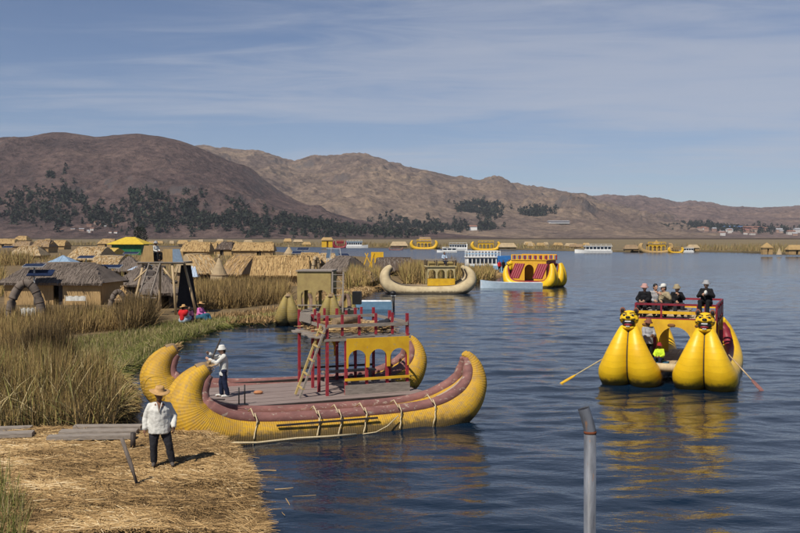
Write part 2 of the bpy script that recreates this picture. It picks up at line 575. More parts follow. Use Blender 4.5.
BLUET = M('blue_tarpaulin', (0.03, 0.16, 0.42), (0.02, 0.10, 0.3), 3, rough=0.5)
GREENP = M('green_wall_paint', (0.015, 0.15, 0.055), (0.01, 0.10, 0.04), 2, (1, 1, 0.2), 0.6)
YROOF = M('mustard_roof_paint', (0.58, 0.42, 0.035), (0.42, 0.29, 0.025), 1.5, rough=0.7)
TIN = M('pale_blue_tin', (0.26, 0.36, 0.47), (0.16, 0.24, 0.34), 2, rough=0.45)
TINL = M('light_tin', (0.42, 0.50, 0.60), (0.28, 0.35, 0.45), 2, rough=0.45)
PANEL = M('solar_cell', (0.012, 0.022, 0.06), (0.006, 0.011, 0.03), 4, rough=0.45, bs=0.0, spec=0.15)
ALU = M('dull_metal', (0.42, 0.43, 0.44), (0.27, 0.28, 0.29), 8, rough=0.5)
GALV = M('galvanised_pipe', (0.155, 0.165, 0.19), (0.06, 0.064, 0.076), 26, (1, 1, 0.18), 0.5, 0.3, 0.003, wear=((0.20, 0.12, 0.075), 0.62))
RUST = M('rusty_weld', (0.19, 0.055, 0.02), (0.08, 0.025, 0.012), 30, rough=0.9)
ROPE = M('pale_rope', (0.55, 0.46, 0.29), (0.38, 0.3, 0.18), 30, rough=0.9)
GLASS = M('dark_window_glass', (0.02, 0.03, 0.045), (0.012, 0.018, 0.03), 2, rough=0.08, bs=0.0, spec=0.5)
H_OLD = reed_hull_mat('worn_yellow_hull', (0.53, 0.305, 0.018), (0.37, 0.205, 0.024), (0.27, 0.18, 0.085), 0.06, 0.49, 0.7, 0.40, (0.045, 0.035, 0.02))
H_NEW = reed_hull_mat('bright_yellow_hull', (0.74, 0.46, 0.012), (0.62, 0.36, 0.010), (0.40, 0.24, 0.03), 0.16, 0.72, 0.42, 0.14, (0.05, 0.04, 0.012))
H_GRN = reed_hull_mat('faded_olive_hull', (0.29, 0.215, 0.06), (0.19, 0.14, 0.045), (0.25, 0.2, 0.115), 0.09, 0.5, 0.75, 0.3, (0.04, 0.035, 0.02))
H_CRM = reed_hull_mat('cream_reed_hull', (0.50, 0.41, 0.25), (0.36, 0.28, 0.165), (0.26, 0.2, 0.12), 0.1, 0.58, 0.8, 0.5, (0.06, 0.045, 0.028))
FACADE = M('faded_mustard_panel', (0.34, 0.26, 0.10), (0.25, 0.18, 0.075), 3, rough=0.85, wear=((0.22, 0.17, 0.1), 0.66))
CREAM = M('cream_panel', (0.46, 0.38, 0.20), (0.34, 0.27, 0.14), 3, rough=0.8)
SKIN = M('brown_skin', (0.19, 0.095, 0.058), (0.13, 0.062, 0.038), 12, rough=0.55, bs=0.1)
SKINL = M('tanned_skin', (0.42, 0.24, 0.16), (0.34, 0.18, 0.12), 12, rough=0.55, bs=0.1)
HAIR = M('black_hair', (0.012, 0.010, 0.009), (0.007, 0.006, 0.006), 40, (1, 1, 0.2), 0.5)
EYE = M('dark_eye', (0.01, 0.008, 0.007), None, 5, rough=0.2)
def cloth(name, c, c2=None):
    return M('cloth_' + name, c, c2 or tuple(x * 0.72 for x in c), 7, rough=0.9, bs=0.5, bd=0.015, spec=0.15)
C_WHITE = cloth('off_white', (0.60, 0.59, 0.55), (0.46, 0.46, 0.43))
C_NAVY = cloth('navy', (0.016, 0.022, 0.05)); C_BLACK = cloth('black', (0.013, 0.013, 0.015)); C_CHAR = cloth('charcoal', (0.028, 0.028, 0.034))
C_RED = cloth('red', (0.52, 0.022, 0.025)); C_PINK = cloth('pink', (0.60, 0.16, 0.40)); C_TEAL = cloth('teal', (0.03, 0.11, 0.17))
C_GREY = cloth('grey', (0.33, 0.33, 0.34)); C_LIME = cloth('lime', (0.55, 0.75, 0.04)); C_MAUVE = cloth('dark_mauve', (0.09, 0.03, 0.07))
C_KHAKI = cloth('khaki', (0.33, 0.27, 0.17)); C_BROWN = cloth('brown', (0.22, 0.09, 0.06)); C_PALEB = cloth('pale_blue', (0.36, 0.44, 0.54))
STRAWHAT = M('straw_hat', (0.50, 0.31, 0.13), (0.34, 0.19, 0.075), 22, (1, 1, 3), 0.85)
C_HATPINK = cloth('dusty_rose', (0.48, 0.28, 0.25))
# ================================================================== SETTING
# ------------------------------------------------------------------ lake
def water_mat():
    m = bpy.data.materials.new('lake_water'); t, b = nodes(m)
    b.inputs['Base Color'].default_value = (0.003, 0.012, 0.028, 1)
    b.inputs['Roughness'].default_value = 0.06
    sw = t.nodes.new('ShaderNodeSeparateXYZ'); t.links.new(coords(t, 'Object'), sw.inputs[0])
    mr = t.nodes.new('ShaderNodeMapRange'); t.links.new(sw.outputs['Y'], mr.inputs['Value'])
    for i_, v_ in ((1, 70.0), (2, 400.0), (3, 0.05), (4, 0.30)): mr.inputs[i_].default_value = v_
    t.links.new(mr.outputs[0], b.inputs['Roughness'])      # open water, ruffled by the wind
    b.inputs['IOR'].default_value = 1.333
    v1 = coords(t, 'Object', (0.5, 1.0, 1), (0, 0, R(9)))
    v2 = coords(t, 'Object', (0.55, 1.0, 1), (0, 0, R(-14)))
    a = noise(t, v1, 6.5, 3, 0.5, 0.25)
    c = noise(t, v2, 15.0, 2, 0.5)
    h = mth(t, 'ADD', mth(t, 'MULTIPLY', a, 1.0), mth(t, 'MULTIPLY', c, 0.35))
    bump(t, b, h, 0.28, 0.05)
    return m
WATER = water_mat()
def wave_h(x, y):
    """small wind ripples, metres"""
    amp = 0.35 + 1.25 * fbm(x * 0.09 + 3, y * 0.05, 31, 3)
    xr = x * 0.985 + y * 0.17; yr = y * 0.985 - x * 0.17
    h = 0.072 * (fbm(xr * 0.42, yr * 1.0, 41, 3, 0.5) - 0.5) * 2
    xr = x * 0.97 - y * 0.24; yr = y * 0.97 + x * 0.24
    h = h + 0.026 * (fbm(xr * 1.05, yr * 2.3, 51, 2, 0.5) - 0.5) * 2
    return h * amp
# rows get wider apart as the water recedes, the ripples fade into the relief of the material
ys = [9.0]
while ys[-1] < 150: ys.append(ys[-1] + max(0.10, ys[-1] * 0.0040))
while ys[-1] < 9000: ys.append(ys[-1] * 1.12)
ys = np.array([-60.0, -20, 4] + ys)
NU = 340
uu = np.linspace(-1, 1, NU)
XX = np.zeros((len(ys), NU)); YY = np.zeros((len(ys), NU))
for i, y in enumerate(ys):
    half = max(25.0, 0.56 * y) if y < 200 else 0.56 * y * (1 + (y - 200) / 2500.0)
    XX[i] = uu * half; YY[i] = y
fade = np.clip((170 - YY) / 120.0, 0, 1) * np.clip((YY - 5) / 5, 0, 1)
ZZ = wave_h(XX, YY) * fade
ZZ -= 0.0
V = np.stack([XX, YY, ZZ], -1).reshape(-1, 3)
ii, jj = np.meshgrid(np.arange(len(ys) - 1), np.arange(NU - 1), indexing='ij')
q = (ii * NU + jj).ravel()
lake = bpy.data.objects.new('lake', numpy_mesh('lake', V, np.stack([q, q + 1, q + NU + 1, q + NU], 1), WATER, None, True))
link(lake); tag(lake, 'dark blue rippled lake water between the reed islands', None, None, 'structure')

# ------------------------------------------------------------------ hills
def hill_mat(name, c1, c2, c3, s=1.0):
    m = bpy.data.materials.new(name); t, b = nodes(m)
    v = coords(t, 'Object')
    big = noise(t, v, 0.006 * s, 6, 0.62, 0.6)
    col = ramp(t, [(0.32, c2), (0.5, c1), (0.68, c3)], big)
    sc = noise(t, v, 0.06 * s, 5, 0.75)
    col = mixc(t, 0.8, col, ramp(t, [(0.36, (0.35, 0.34, 0.37)), (0.64, (1.25, 1.2, 1.15))], sc), 'MULTIPLY')
    vo = t.nodes.new('ShaderNodeTexVoronoi'); vo.inputs['Scale'].default_value = 0.085 * s; vo.inputs['Randomness'].default_value = 1.0
    t.links.new(v, vo.inputs['Vector'])
    dots = ramp(t, [(0.2, (0.35, 0.36, 0.34)), (0.36, (1, 1, 1))], vo.outputs['Distance'])
    patch = ramp(t, [(0.45, (0, 0, 0)), (0.6, (1, 1, 1))], noise(t, v, 0.011 * s, 4, 0.6))
    col = mixc(t, mth(t, 'MULTIPLY', patch, 0.7), col, mixc(t, 1.0, col, dots, 'MULTIPLY'))
    # bare rock where it is steep
    g = t.nodes.new('ShaderNodeNewGeometry'); s3 = t.nodes.new('ShaderNodeSeparateXYZ'); t.links.new(g.outputs['Normal'], s3.inputs[0])
    rock = ramp(t, [(0.66, (1, 1, 1)), (0.84, (0, 0, 0))], s3.outputs['Z'])
    col = mixc(t, mth(t, 'MULTIPLY', rock, 0.75), col, (0.075, 0.068, 0.068))
    t.links.new(col, b.inputs['Base Color'])
    b.inputs['Roughness'].default_value = 0.95; b.inputs['Specular IOR Level'].default_value = 0.05
    bump(t, b, mth(t, 'ADD', sc, mth(t, 'MULTIPLY', big, 1.5)), 1.0, 9.0)
    return m
HILLS = {}; HILL_NY = {}
def hill(name, crest, yb, yc, yend, mat, seed, label, rough=0.10, power=1.25, nx=640, ny=170, base=1.2):
    """fan-shaped slope: crest is a list of (photo x, photo y of the skyline)"""
    px = np.linspace(crest[0][0], crest[-1][0], nx)
    cy_ = np.interp(px, [c[0] for c in crest], [c[1] for c in crest])
    k = np.ones(9) / 9; cy_ = np.convolve(np.pad(cy_, 4, mode='edge'), k, 'valid')
    tx = (px - 400) / 950.0
    zc = CAMZ + (HOR - cy_) / 950.0 * yc
    front = np.linspace(0, 1, ny); back = np.linspace(0, 1, 14)[1:]
    Y = np.concatenate([yb + (yc - yb) * front, yc + (yend - yc) * back])
    TX, YY = np.meshgrid(tx, Y)
    ZC = np.tile(zc, (len(Y), 1))
    t = np.clip((YY - yb) / (yc - yb), 0, 1)
    tb = np.clip((YY - yc) / (yend - yc), 0, 1)
    prof = np.where(tb > 0, 1 - tb ** 1.5, 1 - (1 - t ** power) ** 1.35)
    XX = TX * YY
    hgt = zc.max()
    n = fbm(XX / 520.0, YY / 620.0, seed, 6, 0.52) - 0.5
    rid = 1 - np.abs(fbm(XX / 300.0 + 7, YY / 430.0, seed + 20, 5, 0.55) * 2 - 1) * 1.6
    fine = fbm(XX / 70.0, YY / 70.0, seed + 40, 5, 0.68) - 0.5
    crag = np.maximum(fbm(XX / 160.0, YY / 160.0, seed + 60, 5, 0.6) - 0.52, 0) * (vnoise(XX / 400.0, YY / 300.0, seed + 66) > 0.0)
    env = np.clip(t * 1.8, 0, 1) * np.clip((1 - t) * 1.6, 0.10, 1) 
    env = np.where(tb > 0, 0.05, env)
    Z = base + (ZC - base) * prof + env * hgt * (rough * 2.2 * n + rough * 0.8 * (rid - 0.5)) + hgt * (0.085 * fine + 0.34 * crag) * np.clip(t * 3, 0, 1) * np.where(tb > 0, 0.3, 1 - 0.75 * t ** 5)
    low_ = np.clip((ZC - 2) / 50.0, 0, 1); Zs = base + (ZC - base) * prof; Z = Zs + (Z - Zs) * low_
    Z = np.where(t <= 0, -2.0, Z)
    V = np.stack([XX, YY, Z], -1).reshape(-1, 3)
    ii, jj = np.meshgrid(np.arange(len(Y) - 1), np.arange(nx - 1), indexing='ij')
    q = (ii * nx + jj).ravel()
    o = bpy.data.objects.new(name, numpy_mesh(name, V, np.stack([q, q + 1, q + nx + 1, q + nx], 1), mat, None, True))
    link(o); tag(o, label, None, None, 'structure')
    HILLS[name] = (tx, Y, Z); HILL_NY[name] = ny - 1
    return o
def hill_z(name, x, y):
    tx, Y, Z = HILLS[name]
    i = np.clip(np.searchsorted(Y, y) - 1, 0, len(Y) - 2); fy = (y - Y[i]) / (Y[i + 1] - Y[i])
    a = np.interp(x / y, tx, Z[i]); b = np.interp(x / y, tx, Z[i + 1])
    return a * (1 - fy) + b * fy
HM1 = hill_mat('dry_hill_near', (0.105, 0.074, 0.068), (0.062, 0.046, 0.045), (0.145, 0.103, 0.088))
HM2 = hill_mat('dry_hill_mid', (0.178, 0.134, 0.104), (0.105, 0.080, 0.072), (0.245, 0.185, 0.13), 0.7)
HM3 = hill_mat('dry_hill_far', (0.16, 0.116, 0.102), (0.11, 0.083, 0.077), (0.21, 0.152, 0.122), 0.7)
hill('hill_left', [(-260, 160), (-120, 146), (-40, 141), (0, 139), (25, 138), (45, 135), (62, 133), (80, 135), (98, 138), (115, 136), (138, 134), (160, 137), (185, 143), (205, 150), (222, 158), (240, 167), (255, 177), (266, 186), (282, 195), (300, 203), (320, 211), (350, 219), (385, 226), (420, 231), (470, 235.5), (520, 238), (580, 243)],
     1350, 2100, 3200, HM1, 3, 'dark brown hill at the left with pines along its foot', rough=0.10)
hill('hill_centre', [(40, 175), (120, 158), (180, 151), (206, 149), (235, 151), (252, 152), (272, 158), (292, 166), (310, 162), (335, 158), (356, 155), (372, 158), (395, 165), (430, 173), (455, 178), (475, 184), (490, 186), (496, 183), (503, 182), (509, 186), (530, 191), (560, 195), (600, 203), (640, 212), (680, 222), (720, 232)],
     1900, 3900, 5600, HM2, 5, 'long pale brown mountain ridge in the centre', rough=0.13, power=1.1)
hill('hill_right', [(420, 215), (480, 204), (540, 198), (575, 197), (600, 198), (612, 197), (625, 199), (650, 199), (662, 201), (676, 206), (690, 204), (708, 204), (722, 208), (740, 208), (760, 209), (785, 208), (800, 208), (840, 205), (920, 208), (1050, 212)],
     2300, 5200, 7500, HM3, 8, 'low far brown hills running out to the right', rough=0.12, power=1.1)

# dark pines on the feet of the hills: too far and too many to count
def far_wood(name, hillname, spots, label, size):
    """spots: (photo x, t along the slope, spread x px, spread t, count)"""
    tx, Y, Z = HILLS[hillname]
    P = []
    for px, t0, sx, st, n in spots:
        for _ in range(int(n * 2.2)):
            x_ = (rng.normal(px, sx) - 400) / 950.0
            tt = np.clip(rng.normal(t0, st), 0.01, 0.9)
            P.append((x_, tt))
    yb = Y[0]; yc = Y[HILL_NY[hillname]]
    tris = []; tv = []; tint = []
    for x_, tt in P:
        y = yb + (yc - yb) * tt; x = x_ * y; z = float(hill_z(hillname, x, y))
        h = size * rng.uniform(0.45, 1.2); w = h * rng.uniform(0.28, 0.42)
        k = 30
        th = rng.uniform(0, 2 * math.pi, k); hz = rng.uniform(0.02, 1.0, k)
        rr = w * np.sqrt(np.clip(1.02 - hz ** 1.6, 0.02, 1)) * rng.uniform(0.4, 1.0, k)
        c = np.stack([x + rr * np.cos(th), y + rr * np.sin(th), z - 0.5 + hz * h], 1)
        s = h * 0.17
        base = len(tv) * 0
        tv.append((c[:, None, :] + rng.normal(0, s, (k, 3, 3))).reshape(-1, 3))
        tint.append(np.repeat(rng.uniform(0, 1, k), 3))
    V = np.concatenate(tv); f = np.arange(len(V)).reshape(-1, 3)
    o = bpy.data.objects.new(name, numpy_mesh(name, V, f, M_LEAF, np.concatenate(tint)))
    link(o); tag(o, label, 'wood', None, 'stuff')
far_wood('pine_wood', 'hill_left', [
    (25, .30, 10, .03, 26), (40, .20, 13, .05, 34), (64, .30, 7, .05, 34), (60, .16, 10, .04, 26), (52, .43, 3, .01, 6), (82, .26, 3, .02, 8), (100, .15, 10, .03, 36),
    (134, .30, 3, .03, 9), (135, .17, 9, .05, 40), (155, .26, 6, .03, 16), (162, .14, 8, .04, 36), (192, .22, 7, .04, 26), (200, .15, 10, .04, 40),
    (226, .16, 8, .05, 32), (240, .24, 6, .03, 14), (255, .13, 9, .05, 40), (280, .18, 8, .07, 40), (303, .2, 8, .08, 46), (325, .2, 10, .08, 48), (350, .22, 9, .08, 36), (375, .3, 9, .1, 30), (398, .3, 8, .12, 24), (418, .35, 6, .12, 12), (12, .2, 8, .04, 14)],
    'dark pine woods scattered along the foot of the left hill', 10)
far_wood('pine_grove', 'hill_centre', [(405, .1, 14, .03, 40), (428, .09, 8, .03, 24), (478, .32, 10, .02, 60), (490, .24, 6, .03, 30), (466, .28, 5, .02, 20), (455, .1, 9, .02, 18), (487, .12, 5, .02, 18), (540, .3, 7, .015, 30), (529, .28, 5, .01, 14)],
         'dark tree groves on the slope of the centre mountain', 13)
far_wood('shore_grove', 'hill_right', [(618, .13, 9, .02, 50), (636, .1, 8, .02, 30), (590, .1, 20, .03, 30), (690, .16, 14, .03, 50), (715, .14, 12, .02, 50), (740, .12, 14, .02, 40), (770, .12, 16, .03, 30), (662, .12, 10, .02, 24)],
         'dark trees around the town at the foot of the right hills', 12)

# ------------------------------------------------------------------ far marsh (flat reed land in front of the hills)
def jag(poly, step, amp, seed):
    """resample a closed outline and make it uneven"""
    out = []
    for i in range(len(poly)):
        a = np.array(poly[i][:2]); b = np.array(poly[(i + 1) % len(poly)][:2])
        n = max(1, int(np.linalg.norm(b - a) / step))
        for k in range(n):
            p = a + (b - a) * k / n
            q = np.array([vnoise(p[0] / step * .8, p[1] / step * .8, seed), vnoise(p[0] / step * .8 + 50, p[1] / step * .8, seed)]) - 0.5
            out.append(p + q * 2 * amp)
    return [tuple(p) for p in out]
def slab(name, poly, ztop, zbot, mat, label, seed=1, drop=0.0):
    mb = MB(); mb.prism(poly, zbot, ztop)
    o = mb.build(name, mat); tag(o, label, None, None, 'structure')
    return o
MARSHM = M('marsh_ground', (0.205, 0.155, 0.08), (0.10, 0.076, 0.042), 0.05, (0.35, 1, 1), 0.95, 0.8, 0.6)
edge = [(-420, 247.5), (-100, 247), (120, 246.5), (270, 246.8), (340, 247.2), (420, 248.6), (500, 249.6), (560, 250.5), (600, 251.3), (640, 252.2), (690, 251.6), (740, 252.6), (790, 254.6), (860, 255), (1250, 256)]
E = [gp(x, y) for x, y in edge]
marsh_poly = jag([(p.x, p.y) for p in E], 18, 5, 3)
cut = [p for p in marsh_poly if p[1] < 900]
far = [(1700, 1500), (900, 2600), (-400, 2600), (-1500, 1500)]
base_pts = [(p.x, p.y) for p in E]
front = []
for i in range(len(base_pts) - 1):
    a = np.array(base_pts[i]); b = np.array(base_pts[i + 1]); n = max(1, int(np.linalg.norm(b - a) / 10))
    for k in range(n):
        p = a + (b - a) * k / n
        front.append((p[0], p[1] + 26 * (vnoise(p[0] / 35, 3.3, 9) - 0.5) + 10 * (vnoise(p[0] / 9, 1.3, 19) - 0.5)))
slab('marsh', front + far, 0.5, -1.0, MARSHM, 'flat tan reed marsh in front of the hills')
# standing reeds on the marsh, one mass
FA = np.array(front)
n = 26000
s = rng.uniform(0, len(front) - 1.001, n); i0 = s.astype(int); f = (s - i0)[:, None]
P = FA[i0] * (1 - f) + FA[i0 + 1] * f
back = rng.exponential(45, n)
P = P * (1 + back / P[:, 1])[:, None]
patch = vnoise(P[:, 0] / 40, P[:, 1] / 90, 5)
keep = patch > 0.30
P = P[keep]; patch = patch[keep]; n = len(P)
B = np.stack([P[:, 0], P[:, 1], np.full(n, 0.3)], 1)
o = blades('marsh_reeds', B, rng.uniform(0.6, 2.3, n) * (0.5 + patch), rng.uniform(0.10, 0.28, n), np.abs(rng.normal(0, 0.16, n)), M_MARSH, np.clip(rng.normal(0.5, 0.25, n) + (patch - .5) * .6, 0, 1), seg=2)
tag(o, 'golden reed beds along the far shore', 'reeds', None, 'stuff')
# the dark causeway line behind the marsh
mb = MB()
mb.tube([(-1400, 1330, 0.4), (-500, 1300, 1.0), (0, 1280, 1.0), (600, 1260, 1.0), (1500, 1230, 1.0)], [1.6] * 5, 6)
o = mb.build('causeway', M('dark_bank', (0.075, 0.055, 0.042), (0.05, 0.036, 0.03), 0.1, rough=0.95)); tag(o, 'dark low bank along the far lake shore', None, None, 'structure')

# ------------------------------------------------------------------ village island and straw platform
isl_px = [(-70, 429), (0, 428), (60, 427), (118, 425), (127, 410), (127, 396), (112, 384), (124, 373), (140, 364), (160, 351), (185, 339), (215, 330), (240, 325), (270, 323), (290, 318), (310, 313), (345, 304), (354, 298), (372, 291), (395, 289), (420, 290.5), (446, 288), (470, 283), (490, 280), (500, 275.5), (498, 270.5), (478, 266.5), (440, 263), (400, 260), (360, 258), (320, 256), (290, 254), (262, 251.6), (230, 249.3), (180, 247.6), (100, 247), (-160, 247), (-420, 252), (-420, 300), (-220, 380)]
isl = [gp(x, y) for x, y in isl_px]
near = jag([(p.x, p.y) for p in isl[:19]] , 0.7, 0.32, 4)
near = near[:-int(np.linalg.norm(np.array(isl[18][:2]) - np.array(isl[0][:2])) / 0.7)]
ISL = near + [(p.x, p.y) for p in isl[19:]]
slab('island', ISL, 0.34, -0.8, SOIL, 'reed island with the hut village')
mat_px = [(-130, 434), (0, 433.5), (45, 432), (135, 433), (185, 433), (212, 437), (228, 446), (238, 460), (243, 478), (246, 500), (253, 520), (259, 545), (268, 600), (285, 700), (-300, 700)]
MP = [gp(x, y, 0.35) for x, y in mat_px]
matp = jag([(p.x, p.y) for p in MP], 0.4, 0.13, 6)
slab('straw_platform', matp, 0.33, -0.7, MATBED, 'trodden straw platform in the foreground')

# loose cut reeds strewn over the platform, uncountable
def strew(name, poly, n, z, L, W, label, ang=0.0, spread=0.75, thick=0.05, tints=(0.52, 0.26), mat=None):
    P = scatter(poly, n)
    # clumps of stalks share a direction
    a = ang + (fbm(P[:, 0] * 0.55, P[:, 1] * 0.55, 71, 3) - 0.5) * 2.6 + rng.normal(0, spread, n)
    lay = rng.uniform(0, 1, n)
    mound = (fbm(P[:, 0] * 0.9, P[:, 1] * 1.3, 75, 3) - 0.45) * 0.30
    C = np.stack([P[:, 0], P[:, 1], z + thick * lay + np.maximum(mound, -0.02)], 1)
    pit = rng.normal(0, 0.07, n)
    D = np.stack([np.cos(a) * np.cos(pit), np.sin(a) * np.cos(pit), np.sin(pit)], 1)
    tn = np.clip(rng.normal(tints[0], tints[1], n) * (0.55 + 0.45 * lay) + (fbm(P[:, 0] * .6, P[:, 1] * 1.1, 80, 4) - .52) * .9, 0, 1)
    o = straws(name, C, D, rng.uniform(L * 0.4, L * 1.3, n), rng.uniform(W * 0.6, W * 1.4, n), mat or M_STRAW, tn)
    return tag(o, label, 'straw', None, 'stuff')
vis = [p for p in matp if p[1] > 14.6 and p[0] > -9.5]
clip_poly = [(-9.2, 14.8), (-9.2, 24.0)] + [(-9.2, 23.6)]
pm = [(max(p[0], -9.2), max(p[1], 14.8)) for p in matp]
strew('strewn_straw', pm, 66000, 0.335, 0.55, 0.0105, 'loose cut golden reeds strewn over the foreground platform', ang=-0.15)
# frayed edge hanging over the water on the right and back
def fringe(name, line, n, z, L, W, label, out_sign, mat, tints, sag=0.25, inset=0.25, spread=0.5):
    A = np.array(line); seg = np.diff(A, axis=0); ln = np.linalg.norm(seg, axis=1); cum = np.concatenate([[0], np.cumsum(ln)])
    s = rng.uniform(0, cum[-1], n); i = np.clip(np.searchsorted(cum, s) - 1, 0, len(seg) - 1)
    f = ((s - cum[i]) / ln[i])[:, None]
    P = A[i] + seg[i] * f
    nx_ = np.stack([seg[i][:, 1], -seg[i][:, 0]], 1) / ln[i][:, None] * out_sign
    a = np.arctan2(nx_[:, 1], nx_[:, 0]) + rng.normal(0, spread, n)
    pit = rng.normal(-0.12, 0.22, n)
    D = np.stack([np.cos(a) * np.cos(pit), np.sin(a) * np.cos(pit), np.sin(pit)], 1)
    P = P - nx_ * (rng.uniform(-0.3, 1, n) * inset)[:, None]
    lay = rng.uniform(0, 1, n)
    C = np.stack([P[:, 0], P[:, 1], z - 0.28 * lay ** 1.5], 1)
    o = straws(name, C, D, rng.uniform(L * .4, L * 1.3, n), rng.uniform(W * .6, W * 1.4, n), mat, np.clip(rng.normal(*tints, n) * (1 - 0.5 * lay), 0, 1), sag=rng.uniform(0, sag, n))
    return tag(o, label, 'straw', None, 'stuff')
edge_line = [(p.x, p.y) for p in MP[1:13]]
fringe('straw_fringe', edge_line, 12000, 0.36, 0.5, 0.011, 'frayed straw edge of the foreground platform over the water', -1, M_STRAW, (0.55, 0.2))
bank_line = [(p.x, p.y) for p in isl[6:17]]
fringe('bank_fringe', bank_line, 15000, 0.36, 0.75, 0.022, 'cut reed stalks hanging over the island bank', 1, M_GREEN, (0.72, 0.25), 0.35, 0.4)
fringe('reed_bed_fringe', [(p.x, p.y) for p in isl[0:7]], 5000, 0.42, 0.7, 0.02, 'broken brown stalks at the foot of the tall reeds by the water', 1, M_REED, (0.4, 0.25), 0.3, 0.35, 0.8)
bank2 = [(p.x, p.y) for p in isl[16:25]]
fringe('far_bank_fringe', bank2, 7000, 0.40, 0.9, 0.05, 'straw edge of the island near the cream boat', 1, M_STRAW, (0.5, 0.2), 0.35, 0.6)

def bed(name, px_poly, n, hmin, hmax, width, label, mat=M_REED, tint=(0.42, 0.22), z=0.3, lean=0.24, poly=None, seg=3, gap=0.0, rise=None):
    poly = poly or [tuple(gp(x, y, z)[:2]) for x, y in px_poly]
    P = scatter(poly, n)
    c = fbm(P[:, 0] * 0.8, P[:, 1] * 0.8, 91, 3)
    if gap: P = P[c > gap]; c = c[c > gap]
    n = len(P)
    hh = rng.uniform(hmin, hmax, n) * (0.55 + 0.85 * c)
    if rise: hh = hh * (0.35 + 0.65 * np.clip((P[:, 1] - rise[0]) / (rise[1] - rise[0]), 0, 1))
    tn = np.clip(rng.normal(tint[0], tint[1], n) + (fbm(P[:, 0] * .5, P[:, 1] * .5, 95, 2) - .5) * .5, 0, 1)
    B = np.stack([P[:, 0], P[:, 1], np.full(n, z - 0.1)], 1)
    ln = np.abs(rng.normal(0, lean, n)); fall = rng.uniform(0, 1, n) < 0.22
    ln[fall] = rng.uniform(0.3, 0.95, fall.sum())
    o = blades(name, B, hh, rng.uniform(width * .6, width * 1.5, n), ln, mat, tn, seg=seg)
    return tag(o, label, 'reeds', None, 'stuff')
bed('reed_bed', [(-60, 427), (112, 424), (122, 408), (108, 392), (60, 380), (20, 375), (-60, 375)], 17000, 0.9, 1.75, 0.020, 'tall brown and green reeds by the water at the left', tint=(0.33, 0.26), gap=0.36, rise=(23.4, 27.5))
bed('reed_bed', [(-60, 372), (30, 368), (58, 352), (50, 340), (-60, 345)], 8000, 0.9, 1.5, 0.026, 'brown reeds in front of the reed arch', tint=(0.24, 0.15))
bed('reed_bed', [(-60, 344), (50, 338), (100, 333), (152, 329), (146, 320), (90, 318), (40, 322), (-60, 325)], 12000, 0.75, 1.35, 0.034, 'dry brown reeds below the large dark roofed hut', tint=(0.26, 0.15))
bed('reed_bed', [(118, 336), (152, 328), (154, 318), (124, 320)], 3000, 1.3, 2.1, 0.032, 'dark brown reed clump beside the lookout tower', M_REED, (0.16, 0.14))
bed('reed_bed', [(196, 311), (240, 309), (284, 304), (290, 293), (250, 289), (196, 297)], 11000, 1.1, 1.75, 0.045, 'tall golden reeds between the lookout tower and the olive boat', tint=(0.28, 0.12))
bed('reed_bed', [(186, 297), (250, 289), (262, 284), (186, 286)], 3500, 0.6, 1.1, 0.05, 'golden reeds in front of the pointed reed hut', tint=(0.3, 0.13))
bed('reed_bed', [(-60, 300), (2, 298), (4, 280), (-60, 280)], 2500, 1.5, 2.5, 0.06, 'reeds at the left edge beside the dark roofed hut', tint=(0.4, 0.2))
bed('reed_bed', [(-60, 268), (28, 266), (34, 261), (-60, 260)], 3000, 1.6, 2.8, 0.09, 'reddish brown reeds behind the large dark roofed hut', tint=(0.36, 0.2))
bed('reed_bed', [(405, 287), (450, 285.5), (462, 281), (455, 275), (400, 277)], 4500, 1.5, 2.4, 0.08, 'brown reeds behind the cream reed boat', tint=(0.38, 0.15))
bed('reed_bed', [(455, 284), (478, 281.5), (496, 277), (490, 272), (455, 273)], 4500, 0.9, 1.5, 0.08, 'golden brown reeds between the cream boat and the blue cabin boat', tint=(0.45, 0.14))
bed('reed_bed', [(345, 291), (378, 287), (386, 280), (352, 279)], 2600, 1.2, 2.2, 0.07, 'low reeds on the bank left of the cream boat', tint=(0.5, 0.15))
nb_ = 900          # bent and broken stalks standing out of the tall reeds
P_ = scatter([tuple(gp(x, y, .3)[:2]) for x, y in ((-60, 427), (114, 424), (122, 404), (104, 388), (-60, 380))], nb_)
o = blades('broken_stalks', np.stack([P_[:, 0], P_[:, 1], np.full(nb_, .3)], 1), rng.uniform(.8, 1.9, nb_), rng.uniform(.022, .04, nb_), rng.uniform(.25, .95, nb_), M_REED, np.where(rng.uniform(0, 1, nb_) < .55, rng.uniform(.92, 1, nb_), rng.uniform(.7, .85, nb_)), seg=3, droop=.5)
tag(o, 'bent pale stalks sticking out of the tall reeds at the left', 'reeds', None, 'stuff')
bed('bank_grass', [(62, 362), (112, 372), (140, 360), (165, 347), (185, 336), (215, 327), (225, 319), (185, 320), (150, 325), (100, 335), (60, 340)], 30000, 0.10, 0.42, 0.020, 'short green cut reeds covering the island bank', M_GREEN, (0.66, 0.32), 0.36, 0.5)
bed('corner_reeds', [(-40, 560), (18, 560), (26, 520), (10, 490), (-40, 480)], 900, 0.35, 0.8, 0.016, 'green reeds growing through the straw at the lower left corner', M_GREEN, (0.6, 0.25), 0.34, 0.35)
bed('gold_turf', [(225, 322), (272, 321), (290, 316), (345, 302), (372, 290), (352, 288), (300, 296), (292, 306), (240, 313), (195, 318)], 16000, 0.10, 0.45, 0.05, 'pale trodden straw on the island bank behind the boats', M_STRAW, (0.45, 0.2), 0.33, 0.75)
